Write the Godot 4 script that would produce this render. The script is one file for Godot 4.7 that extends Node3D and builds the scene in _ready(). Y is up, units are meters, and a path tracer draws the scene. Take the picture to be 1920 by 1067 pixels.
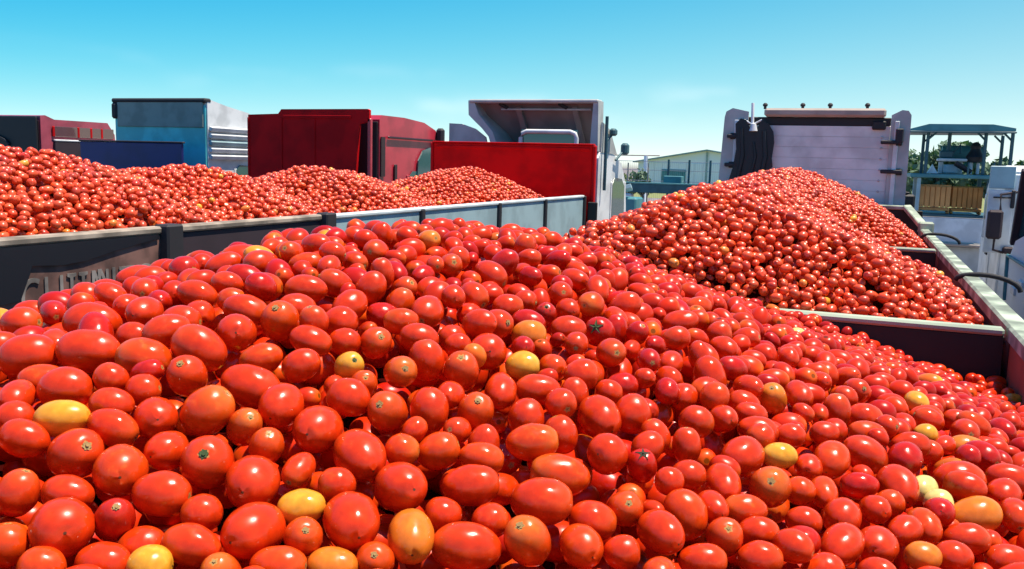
extends Node3D

# ---------------------------------------------------------------- mesh builder
class B:
	var st := SurfaceTool.new()
	var n := 0
	func _init():
		st.begin(Mesh.PRIMITIVE_TRIANGLES)
	func tri(a: Vector3, b: Vector3, c: Vector3, na: Vector3, nb: Vector3, nc: Vector3, ua := Vector2(), ub := Vector2(), uc := Vector2()):
		var g := (a - c).cross(a - b)
		if g.length_squared() < 1e-16:
			return
		if g.dot(na + nb + nc) < 0.0:
			var t := b; b = c; c = t
			t = nb; nb = nc; nc = t
			var u := ub; ub = uc; uc = u
		st.set_normal(na); st.set_uv(ua); st.add_vertex(a)
		st.set_normal(nb); st.set_uv(ub); st.add_vertex(b)
		st.set_normal(nc); st.set_uv(uc); st.add_vertex(c)
		n += 1
	func face(p: Array, out: Vector3):
		for i in range(1, p.size() - 1):
			var g: Vector3 = (p[0] - p[i + 1]).cross(p[0] - p[i])
			if g.length_squared() < 1e-16:
				continue
			g = g.normalized()
			if g.dot(out) < 0.0:
				g = -g
			tri(p[0], p[i], p[i + 1], g, g, g)
	func box(c: Vector3, s: Vector3, ch := 0.012, bs := Basis()):
		var h := s * 0.5
		ch = minf(ch, 0.3 * minf(s.x, minf(s.y, s.z)))
		var q := h - Vector3(ch, ch, ch)
		for ax in 3:
			var u := (ax + 1) % 3
			var v := (ax + 2) % 3
			for sg in [-1.0, 1.0]:
				var pts := []
				for k in [[-1, -1], [1, -1], [1, 1], [-1, 1]]:
					var p := Vector3()
					p[ax] = sg * h[ax]; p[u] = k[0] * q[u]; p[v] = k[1] * q[v]
					pts.append(c + bs * p)
				var o := Vector3(); o[ax] = sg
				face(pts, bs * o)
			for su in [-1.0, 1.0]:
				for sv in [-1.0, 1.0]:
					var pts := []
					for k in [[0, -1], [0, 1], [1, 1], [1, -1]]:
						var p := Vector3()
						p[ax] = k[1] * q[ax]
						p[u] = su * (h[u] if k[0] == 0 else q[u])
						p[v] = sv * (q[v] if k[0] == 0 else h[v])
						pts.append(c + bs * p)
					var o := Vector3(); o[u] = su; o[v] = sv
					face(pts, bs * o)
		for a in [-1.0, 1.0]:
			for b in [-1.0, 1.0]:
				for d in [-1.0, 1.0]:
					face([c + bs * Vector3(a * h.x, b * q.y, d * q.z), c + bs * Vector3(a * q.x, b * h.y, d * q.z), c + bs * Vector3(a * q.x, b * q.y, d * h.z)], bs * Vector3(a, b, d))
		return self
	func span(a: Vector3, b: Vector3, ch := 0.012):     # box between two corners
		return box((a + b) * 0.5, (b - a).abs(), ch)
	func bar(a: Vector3, b: Vector3, w: float, d: float):   # square bar from a to b
		var y := (b - a).normalized()
		var x := y.cross(Vector3(0.13, 0.2, 0.97)).normalized()
		if absf(y.y) > 0.9:
			x = Vector3(1, 0, 0)
		var z := x.cross(y).normalized()
		x = y.cross(z).normalized()
		return box((a + b) * 0.5, Vector3(w, (b - a).length(), d), 0.01, Basis(x, y, z))
	func tube(path: Array, r: float, seg := 8):
		var rings := []
		for i in path.size():
			var d: Vector3 = (path[mini(i + 1, path.size() - 1)] - path[maxi(i - 1, 0)]).normalized()
			var s := d.cross(Vector3(0, 1, 0) if absf(d.y) < 0.9 else Vector3(1, 0, 0)).normalized()
			var t := s.cross(d).normalized()
			var ring := []
			for k in seg:
				var a := TAU * k / seg
				ring.append(s * cos(a) + t * sin(a))
			rings.append(ring)
		for i in path.size() - 1:
			for k in seg:
				var k2 := (k + 1) % seg
				var a: Vector3 = rings[i][k]; var b: Vector3 = rings[i][k2]; var c: Vector3 = rings[i + 1][k2]; var d: Vector3 = rings[i + 1][k]
				tri(path[i] + a * r, path[i] + b * r, path[i + 1] + c * r, a, b, c)
				tri(path[i] + a * r, path[i + 1] + c * r, path[i + 1] + d * r, a, c, d)
		for e in [0, path.size() - 1]:
			var pts := []
			for k in seg:
				pts.append(path[e] + rings[e][k] * r)
			face(pts, path[e] - path[1 if e == 0 else e - 1])
		return self
	func lathe(prof: Array, xf: Transform3D, seg := 18):   # (radius, height) pairs about local y, from bottom to top
		for i in prof.size() - 1:
			var p: Vector2 = prof[i]; var q: Vector2 = prof[i + 1]
			var nn := Vector2(q.y - p.y, p.x - q.x).normalized()
			for k in seg:
				var a := TAU * k / seg; var b := TAU * (k + 1) / seg
				var pa := xf * Vector3(p.x * cos(a), p.y, p.x * sin(a)); var pb := xf * Vector3(p.x * cos(b), p.y, p.x * sin(b))
				var qa := xf * Vector3(q.x * cos(a), q.y, q.x * sin(a)); var qb := xf * Vector3(q.x * cos(b), q.y, q.x * sin(b))
				var na := xf.basis * Vector3(nn.x * cos(a), nn.y, nn.x * sin(a)); var nb := xf.basis * Vector3(nn.x * cos(b), nn.y, nn.x * sin(b))
				tri(pa, pb, qb, na, nb, nb)
				tri(pa, qb, qa, na, nb, na)
		return self
	func prism(poly: Array, o: Vector3, u: Vector3, v: Vector3, d: Vector3):   # a flat outline pushed along d
		var pp := PackedVector2Array(poly)
		var area := 0.0
		for i in pp.size():
			area += pp[i].cross(pp[(i + 1) % pp.size()])
		var ix := Geometry2D.triangulate_polygon(pp)
		for i in range(0, ix.size(), 3):
			var t := []
			for k in 3:
				t.append(o + u * pp[ix[i + k]].x + v * pp[ix[i + k]].y)
			face(t, -d)
			face([t[0] + d, t[1] + d, t[2] + d], d)
		for i in pp.size():
			var a := pp[i]; var b := pp[(i + 1) % pp.size()]
			var e := (b - a) * signf(area)
			var pa := o + u * a.x + v * a.y; var pb := o + u * b.x + v * b.y
			face([pa, pb, pb + d, pa + d], u * e.y - v * e.x)
		return self
	func mesh() -> ArrayMesh:
		return st.commit()

# ---------------------------------------------------------------- things and parts
func thing(called: String, label: String, category: String, at := Vector3.ZERO, group := "") -> Node3D:
	var o := Node3D.new()
	o.name = called
	add_child(o, true)
	o.position = at
	tag(o, label, category, group)
	return o

func tag(o: Node, label: String, category: String, group := "", kind := ""):
	o.set_meta("label", label)
	if category:
		o.set_meta("category", category)
	if group:
		o.set_meta("group", group)
	if kind:
		o.set_meta("kind", kind)
	return o

func obj(called: String, b, m: Material, parent: Node = self, label := "") -> MeshInstance3D:
	var o := MeshInstance3D.new()
	o.name = called
	o.mesh = b.mesh() if b is B else b
	o.material_override = m
	if parent != self and parent.get_parent() == self and parent is Node3D:
		o.position = -parent.position
	parent.add_child(o, true)
	if label:
		o.set_meta("label", label)
	return o

func lin(r: float, g: float, b: float) -> Color:
	return Color(r, g, b).linear_to_srgb()

var wear_tex: Texture2D
var wear_bump: Texture2D
func noise_tex(freq: float, lo: float, hi: float, sd: int, size := 256, type := FastNoiseLite.TYPE_SIMPLEX_SMOOTH) -> ImageTexture:
	var nz := FastNoiseLite.new()
	nz.seed = sd; nz.frequency = freq; nz.noise_type = type; nz.fractal_octaves = 5
	var im := nz.get_seamless_image(size, size, false, false, 0.15)
	var out := Image.create_empty(size, size, false, Image.FORMAT_RGB8)
	for y in size:
		for x in size:
			var v: float = lerpf(lo, hi, smoothstep(0.2, 0.8, im.get_pixel(x, y).r))
			out.set_pixel(x, y, Color(v, v, v))
	return ImageTexture.create_from_image(out)

func paint(r: float, g: float, b: float, rough := 0.5, metal := 0.0, wear := true) -> StandardMaterial3D:
	var m := StandardMaterial3D.new()
	m.albedo_color = lin(r, g, b)
	m.roughness = rough; m.metallic = metal
	if wear:
		m.albedo_texture = wear_tex
		m.uv1_triplanar = true; m.uv1_world_triplanar = true
		m.uv1_scale = Vector3(0.55, 0.55, 0.55)
	return m

func glass(r: float, g: float, b: float) -> StandardMaterial3D:
	var m := StandardMaterial3D.new()
	m.albedo_color = lin(r, g, b); m.roughness = 0.06; m.metallic_specular = 0.7
	return m

# ---------------------------------------------------------------- heaps of tomatoes
const NEAR_RIDGE := [[1.2, 2.1], [0.0, 2.335], [-0.48, 2.465], [-0.84, 2.575], [-1.2, 2.662], [-1.5, 2.698], [-1.92, 2.728], [-2.52, 2.7], [-3.0, 2.635], [-3.6, 2.545], [-4.1, 2.465], [-4.5, 2.43]]
const BACK_RIDGE := [[-4.5, 2.7], [-5.5, 2.77], [-8.0, 2.84], [-10.3, 2.89], [-11.4, 2.91], [-12.3, 2.72], [-13.2, 2.45]]
const FAR_RIDGE := [[-1.0, 2.75], [-2.5, 2.89], [-4.2, 2.885], [-4.7, 2.82], [-5.05, 2.735], [-5.6, 2.79], [-6.0, 2.78], [-6.56, 2.65], [-7.0, 2.72], [-7.5, 2.79], [-8.2, 2.74], [-9.07, 2.57], [-10.2, 2.73], [-11.3, 2.81], [-12.3, 2.58], [-13.0, 2.45]]
var lump := FastNoiseLite.new()

func along(t: Array, z: float) -> float:
	if z >= t[0][0]:
		return t[0][1]
	for i in t.size() - 1:
		if z >= t[i + 1][0]:
			return t[i][1] + (t[i + 1][1] - t[i][1]) * (t[i][0] - z) / (t[i][0] - t[i + 1][0])
	return t[-1][1]

func smooth_along(t: Array, z: float) -> float:
	return (along(t, z - 0.15) + 2.0 * along(t, z) + along(t, z + 0.15)) * 0.25

func near_top(x: float, z: float) -> float:
	var s := 0.0
	if z > -4.5:
		var dx := x + 1.08
		s = smooth_along(NEAR_RIDGE, z) - (0.33 if dx > 0.0 else 0.23) * (sqrt(dx * dx + 0.03) - 0.173)
		if x > -1.08:       # the load sags on the right towards the first divider
			s = minf(s, lerpf(s, 1.98 + 0.46 * exp(-(x + 1.08) / 1.25), clampf((-2.9 - z) / 1.4, 0.0, 1.0)))
		s = maxf(s, 2.0)
	else:
		var dx := x + 0.85
		s = smooth_along(BACK_RIDGE, z) - lerpf(0.36, 0.46, clampf((-4.5 - z) / 1.5, 0.0, 1.0)) * (sqrt(dx * dx + 0.0225) - 0.15)
		if x > -0.9:
			s = minf(s, lerpf(2.08 + 0.62 * exp(-(x + 0.9) / 0.55), s, smoothstep(0.0, 0.8, -4.5 - z)))
		s = minf(s, maxf(2.26, near_top(x, -4.42)) + 0.54 * (-4.5 - z))     # it slopes down to the divider
		s = maxf(s, 2.1)
		s -= 0.66 * exp(-pow((x - 0.35) / 0.5, 2.0) - pow((z + 8.3) / 1.05, 2.0))
		s += 0.05 * lump.get_noise_2d(x * 60.0, z * 60.0)
	s = minf(s, 2.22 + 1.15 * maxf(0.0, x + 1.8))
	return minf(s, 2.12 + 0.8 * maxf(0.0, 0.62 - x))

func far_top(x: float, z: float) -> float:
	var dx := x + 5.15
	var s := smooth_along(FAR_RIDGE, z) - 0.4 * (sqrt(dx * dx + 0.04) - 0.2)
	s += 0.04 * lump.get_noise_2d(x * 60.0, z * 60.0)
	return minf(minf(s, 2.455 + 0.7 * maxf(0.0, -4.06 - x)), 2.455 + 0.7 * maxf(0.0, x + 6.44))

class Pile:
	const CELL := 0.08
	var x0: float
	var z0: float
	var nx: int
	var nz: int
	var cells := []
	var sx := PackedFloat32Array()
	var sy := PackedFloat32Array()
	var sz := PackedFloat32Array()
	var sr := PackedFloat32Array()
	func _init(xa: float, xb: float, za: float, zb: float):
		x0 = xa - 0.1; z0 = za - 0.1
		nx = int((xb - xa + 0.2) / CELL) + 2; nz = int((zb - za + 0.2) / CELL) + 2
		cells.resize(nx * nz)
		for i in cells.size():
			cells[i] = []
	func add(p: Vector3, r: float):
		var i := clampi(int((p.x - x0) / CELL), 0, nx - 1); var k := clampi(int((p.z - z0) / CELL), 0, nz - 1)
		cells[i * nz + k].append(sx.size())
		sx.append(p.x); sy.append(p.y); sz.append(p.z); sr.append(r)
	func rest(x: float, z: float, r: float, low: float) -> float:      # height at which a ball let down here comes to lie
		var ci := int((x - x0) / CELL); var ck := int((z - z0) / CELL)
		var best := low
		for i in range(maxi(ci - 1, 0), mini(ci + 2, nx)):
			for k in range(maxi(ck - 1, 0), mini(ck + 2, nz)):
				for j in cells[i * nz + k]:
					var dx := x - sx[j]; var dz := z - sz[j]; var rr := r + sr[j]
					var d := rr * rr - dx * dx - dz * dz
					if d > 0.0:
						var y := sy[j] + sqrt(d)
						if y > best:
							best = y
		return best
	func hits(p: Vector3, r: float) -> bool:
		var ci := int((p.x - x0) / CELL); var ck := int((p.z - z0) / CELL)
		for i in range(maxi(ci - 1, 0), mini(ci + 2, nx)):
			for k in range(maxi(ck - 1, 0), mini(ck + 2, nz)):
				for j in cells[i * nz + k]:
					if Vector3(sx[j], sy[j], sz[j]).distance_squared_to(p) < (r + sr[j]) * (r + sr[j]) * 0.92:
						return true
		return false

# one tomato: [place, long axis, radius, half of the stretch along the axis, tone, mark (0 none, 1 scar to see, 2 calyx)]
func heading(yaw: float, tilt: float) -> Vector3:
	return Vector3(sin(yaw) * cos(tilt), sin(tilt), cos(yaw) * cos(tilt))

func random_tone(rng: RandomNumberGenerator) -> int:
	var t := rng.randf()
	return 0 if t < 0.7 else 1 if t < 0.8 else 2 if t < 0.982 else 3 if t < 0.996 else 4

func drop(pile: Pile, list: Array, rng: RandomNumberGenerator, tries: int, area: Rect2, deep: float, slack: float, rmin: float, rmax: float, looks: int, keep_off: Pile):
	for n in tries:
		var r := rng.randf_range(rmin, rmax)
		if rng.randf() < 0.1:
			r *= 0.82
		var h := r * rng.randf_range(0.1, 0.5)
		var x := rng.randf_range(area.position.x + r, area.end.x - r); var z := rng.randf_range(area.position.y + r, area.end.y - r)
		var tilt := rng.randf_range(-0.45, 0.45) if rng.randf() < 0.8 else rng.randf_range(-1.4, 1.4)
		var ax := heading(rng.randf() * TAU, tilt)
		var e := ax * h
		var by := 99.0; var bx := x; var bz := z
		for k in looks:
			var px := x if k == 0 else clampf(bx + rng.randf_range(-0.035, 0.035), area.position.x + r, area.end.x - r)
			var pz := z if k == 0 else clampf(bz + rng.randf_range(-0.03, 0.03), area.position.y + r, area.end.y - r)
			var low: float = near_top(px, pz) - deep if area.end.x > -3.0 else far_top(px, pz) - deep
			var y := maxf(pile.rest(px + e.x, pz + e.z, r, low + e.y) - e.y, pile.rest(px - e.x, pz - e.z, r, low - e.y) + e.y)
			if y < by:
				by = y; bx = px; bz = pz
		var roof: float = near_top(bx, bz) if area.end.x > -3.0 else far_top(bx, bz)
		if by > roof + slack:
			continue
		var p := Vector3(bx, by, bz)
		if keep_off and (keep_off.hits(p + e, r) or keep_off.hits(p - e, r)):
			continue
		pile.add(p + e, r); pile.add(p - e, r)
		list.append([p, ax, r, h, random_tone(rng), 1 if rng.randf() < 0.3 else 0])

func tomato_mesh(sd: int, rings: int, seg: int, stretch: float, lobes: float) -> ArrayMesh:
	# radius 1 across, 1 + stretch along y; the stem end is at +y
	var rng := RandomNumberGenerator.new()
	rng.seed = sd
	var ph := rng.randf() * TAU; var ph2 := rng.randf() * TAU; var bend := rng.randf_range(-0.06, 0.06); var broad := rng.randf_range(-0.06, 0.1)
	var st := SurfaceTool.new()
	st.begin(Mesh.PRIMITIVE_TRIANGLES)
	var ln := 1.0 + stretch
	var dent := FastNoiseLite.new()
	dent.seed = sd; dent.frequency = 0.55
	for i in rings + 1:
		var t := float(i) / rings
		var a := lerpf(-PI / 2, PI / 2, t)
		var y := ln * sin(a)
		var r := pow(maxf(cos(a), 0.0), 0.96) * (1.0 + broad * sin(a))
		if t > 0.9:
			y -= 0.1 * smoothstep(0.9, 1.0, t)      # the stem end sinks in a little
		if t < 0.03:
			y -= 0.008
		for k in seg + 1:
			var u := TAU * k / seg
			var q := r * (1.0 + lobes * cos(3.0 * u + ph) * (0.4 + 0.6 * maxf(sin(a), 0.0)) + 0.018 * cos(2.0 * u + ph2) + 0.07 * dent.get_noise_3d(cos(u), y * 1.1, sin(u)))
			st.set_uv(Vector2(float(k) / seg, 1.0 - t))
			st.set_smooth_group(0)
			st.add_vertex(Vector3(q * cos(u) + bend * (1.0 - y * y / ln / ln), y, q * sin(u)))
	for i in rings:
		for k in seg:
			var a := i * (seg + 1) + k
			for v in [a, a + seg + 1, a + 1, a + 1, a + seg + 1, a + seg + 2]:
				st.add_index(v)
	st.generate_normals()
	var arr := st.commit().surface_get_arrays(0)
	var vs: PackedVector3Array = arr[Mesh.ARRAY_VERTEX]; var ns: PackedVector3Array = arr[Mesh.ARRAY_NORMAL]
	var flip := 1.0 if ns[(rings / 2) * (seg + 1)].dot(vs[(rings / 2) * (seg + 1)]) > 0 else -1.0
	if flip < 0:
		var ix: PackedInt32Array = arr[Mesh.ARRAY_INDEX]
		for i in range(0, ix.size(), 3):
			var s := ix[i]; ix[i] = ix[i + 1]; ix[i + 1] = s
		arr[Mesh.ARRAY_INDEX] = ix
	for i in ns.size():
		ns[i] *= flip
	for i in rings + 1:       # close the seam
		var a := i * (seg + 1)
		var m := (ns[a] + ns[a + seg]).normalized()
		ns[a] = m; ns[a + seg] = m
	for k in seg + 1:
		ns[k] = Vector3(0, -1, 0); ns[rings * (seg + 1) + k] = Vector3(0, 1, 0)
	arr[Mesh.ARRAY_NORMAL] = ns
	var me := ArrayMesh.new()
	me.add_surface_from_arrays(Mesh.PRIMITIVE_TRIANGLES, arr)
	return me

func skin_tex(base: Vector3, shoulder: Vector3, amount: float, sd: int) -> ImageTexture:
	# the skin of a tomato: v = 0 at the stem end. Ripe colour, paler shoulders, corky ring at the scar, specks and faint streaks
	var w := 256; var h := 128
	var im := Image.create_empty(w, h, false, Image.FORMAT_RGB8)
	var nz := FastNoiseLite.new()
	nz.seed = sd; nz.frequency = 0.9; nz.fractal_octaves = 4
	var fine := FastNoiseLite.new()
	fine.seed = sd + 7; fine.frequency = 7.0
	for y in h:
		var v := (y + 0.5) / h
		for x in w:
			var u := TAU * x / w
			var d := Vector3(cos(u) * sin(v * PI), cos(v * PI) * 1.2, sin(u) * sin(v * PI))
			var a := nz.get_noise_3dv(d * 1.6)
			var f := fine.get_noise_3dv(d * 2.2)
			var sh := clampf(amount * (1.0 - smoothstep(0.02, 0.5, v + 0.16 * a)) + 0.35 * amount * smoothstep(0.1, 0.5, a), 0.0, 1.0)
			var c := base.lerp(shoulder, sh)
			c *= 1.0 + 0.28 * a
			if f > 0.62:
				c = c.lerp(shoulder * 1.1, 0.35 * smoothstep(0.62, 0.8, f))
			var ring := v + 0.012 * sin(5.0 * u + sd) + 0.02 * a
			if ring < 0.06:
				c = c.lerp(Vector3(0.42, 0.22, 0.06), smoothstep(0.06, 0.04, ring))
			if ring < 0.024:
				c = c.lerp(Vector3(0.12, 0.08, 0.03), smoothstep(0.024, 0.012, ring))
			if v > 0.985:
				c = Vector3(0.1, 0.03, 0.01)
			im.set_pixel(x, y, Color(clampf(c.x, 0, 1), clampf(c.y, 0, 1), clampf(c.z, 0, 1)).linear_to_srgb())
	return ImageTexture.create_from_image(im)

func tomato_basis(ax: Vector3, r: float, turn: float) -> Basis:
	var s := ax.cross(Vector3(0.3, 0.2, 0.9)).normalized()
	var t := s.cross(ax).normalized()
	var x := s * cos(turn) + t * sin(turn)
	var z := x.cross(ax).normalized()
	return Basis(x * r, ax * r, z * r)

const SEEN := [
		[-1.166,-0.957,0.034,0.01,-66,-11,0,0], [-1.201,-1.111,0.034,0.015,-68,3,0,0], [-1.088,-0.997,0.034,0.014,-68,3,0,0], [-0.993,-1.015,0.032,0.01,-69,8,1,0], [-0.937,-1.063,0.034,0.011,-72,28,0,0], [-1.111,-1.136,0.028,0.01,-165,-2,0,0],
		[-1.037,-1.139,0.028,0.007,111,1,0,0], [-0.93,-1.146,0.031,0.006,-143,-9,0,0], [-0.857,-1.113,0.026,0.008,-65,-21,1,0], [-0.794,-1.129,0.026,0.006,-63,-31,0,0], [-0.905,-1.229,0.032,0.012,19,44,1,1], [-0.825,-1.199,0.025,0.01,109,-18,0,0],
		[-1.022,-0.895,0.031,0.008,-68,-1,0,0], [-0.984,-0.93,0.023,0,-70,18,0,0], [-1.061,-0.859,0.023,0.011,-145,5,0,0], [-0.93,-0.944,0.023,0.002,113,11,0,0], [-0.898,-0.996,0.028,0.01,21,44,0,1], [-0.878,-0.91,0.029,0.005,-134,-11,0,0],
		[-0.827,-0.956,0.033,0.005,118,41,1,0], [-0.775,-0.968,0.024,0.013,54,38,1,1], [-0.82,-1.046,0.032,0.013,109,-18,0,0], [-0.761,-1.027,0.031,0.008,-168,14,0,0], [-0.96,-0.831,0.025,0.01,-67,-6,4,0], [-0.898,-0.861,0.024,0.01,108,-23,0,0],
		[-0.937,-0.894,0.023,0.006,-69,8,0,0], [-1.027,-0.818,0.023,0,-68,-1,0,0], [-0.968,-0.787,0.024,0.008,-70,18,0,0], [-0.902,-0.805,0.032,0.011,69,27,0,1], [-0.833,-0.811,0.032,0.008,-136,-7,1,0], [-0.821,-0.863,0.026,0.006,-173,-4,0,0],
		[-0.761,-0.878,0.034,0.008,34,34,0,2], [-0.702,-0.886,0.034,0.007,-159,-4,0,0], [-0.723,-0.947,0.023,0.006,50,54,1,1], [-0.688,-1.026,0.034,0.009,-165,-9,0,0], [-0.901,-0.717,0.024,0.004,133,70,0,0], [-0.853,-0.742,0.023,0.008,-69,8,0,0],
		[-0.819,-0.7,0.034,0.004,-127,-11,0,0], [-0.768,-0.801,0.027,0.009,111,-3,0,0], [-0.779,-0.742,0.023,0.014,51,44,2,1], [-0.712,-0.808,0.023,0,-68,-1,0,0], [-0.651,-0.817,0.034,0.01,-176,-6,0,0], [-0.627,-0.88,0.023,0.006,-66,-11,4,0],
		[-0.596,-0.844,0.023,0.008,43,38,1,1], [-0.727,-0.748,0.023,0.004,-66,-11,0,0], [-0.696,-0.766,0.024,0.01,-70,13,0,0], [-0.751,-0.705,0.023,0.006,-68,-1,0,0], [-0.849,-0.669,0.023,0,-146,82,1,0], [-0.599,-0.802,0.023,0.009,111,1,1,0],
		[-0.709,-0.721,0.023,0,-68,-1,4,0], [-0.649,-0.763,0.023,0.012,21,50,1,1], [-0.796,-0.661,0.023,0,-68,-1,1,0], [-0.835,-1.302,0.029,0.004,-68,-1,0,0], [-0.792,-1.251,0.023,0.004,-68,-1,0,0], [-0.756,-1.284,0.027,0.006,52,32,0,1],
		[-0.765,-1.393,0.025,0.007,-68,-1,1,0], [-0.711,-1.36,0.027,0.009,-69,8,0,0], [-0.745,-1.188,0.023,0.01,50,31,4,2], [-0.664,-1.297,0.03,0.006,-101,76,0,0], [-0.672,-1.221,0.026,0.012,44,23,1,1], [-0.605,-1.311,0.03,0.008,21,50,0,1],
		[-0.651,-1.394,0.023,0.001,-68,-1,0,0], [-0.61,-1.429,0.034,0.006,-151,-15,0,0], [-0.582,-1.565,0.029,0.005,111,1,3,0], [-0.543,-1.433,0.026,0.006,111,1,4,0], [-0.505,-1.486,0.025,0.006,-130,0,1,0], [-0.538,-1.672,0.028,0.01,-68,-1,0,0],
		[-0.495,-1.753,0.032,0.007,1,25,2,2], [-0.476,-1.813,0.025,0.01,-146,82,2,0], [-0.534,-1.323,0.027,0.012,-162,14,0,0], [-0.493,-1.365,0.027,0.011,-68,-1,0,0], [-0.704,-1.162,0.023,0.012,39,34,1,1], [-0.692,-1.106,0.028,0.006,-70,18,0,0],
		[-0.634,-1.127,0.029,0.013,7,30,1,1], [-0.597,-1.174,0.03,0.007,33,-82,0,0], [-0.59,-1.224,0.023,0.01,-165,-5,0,0], [-0.538,-1.222,0.029,0.011,29,45,1,1], [-0.475,-1.278,0.03,0.004,-25,-78,0,0], [-0.416,-1.279,0.026,0.006,-87,67,0,0],
		[-0.434,-1.405,0.024,0.004,33,-82,0,0], [-0.387,-1.376,0.034,0.012,-135,14,0,0], [-0.326,-1.417,0.032,0.004,-25,-78,0,0], [-0.395,-1.472,0.023,0.003,111,1,0,0], [-0.292,-1.403,0.025,0.006,-87,67,0,0], [-0.622,-1.017,0.034,0.012,-125,11,0,0],
		[-0.576,-1.06,0.023,0.003,111,1,1,0], [-0.548,-0.996,0.034,0.009,-129,-14,0,0], [-0.531,-1.104,0.027,0.007,114,21,1,0], [-0.496,-1.116,0.023,0.009,110,-8,1,0], [-0.427,-1.195,0.028,0.011,112,6,1,0], [-0.392,-1.181,0.031,0.012,-69,8,1,0],
		[-0.336,-1.268,0.031,0.004,168,-14,0,0], [-0.471,-1.058,0.028,0.011,112,6,0,0], [-0.481,-0.994,0.023,0.001,-68,-1,0,0], [-0.378,-1.092,0.033,0.01,111,1,0,0], [-0.312,-1.123,0.028,0.007,110,-8,0,0], [-0.27,-1.158,0.025,0.008,24,37,1,1],
]
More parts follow.
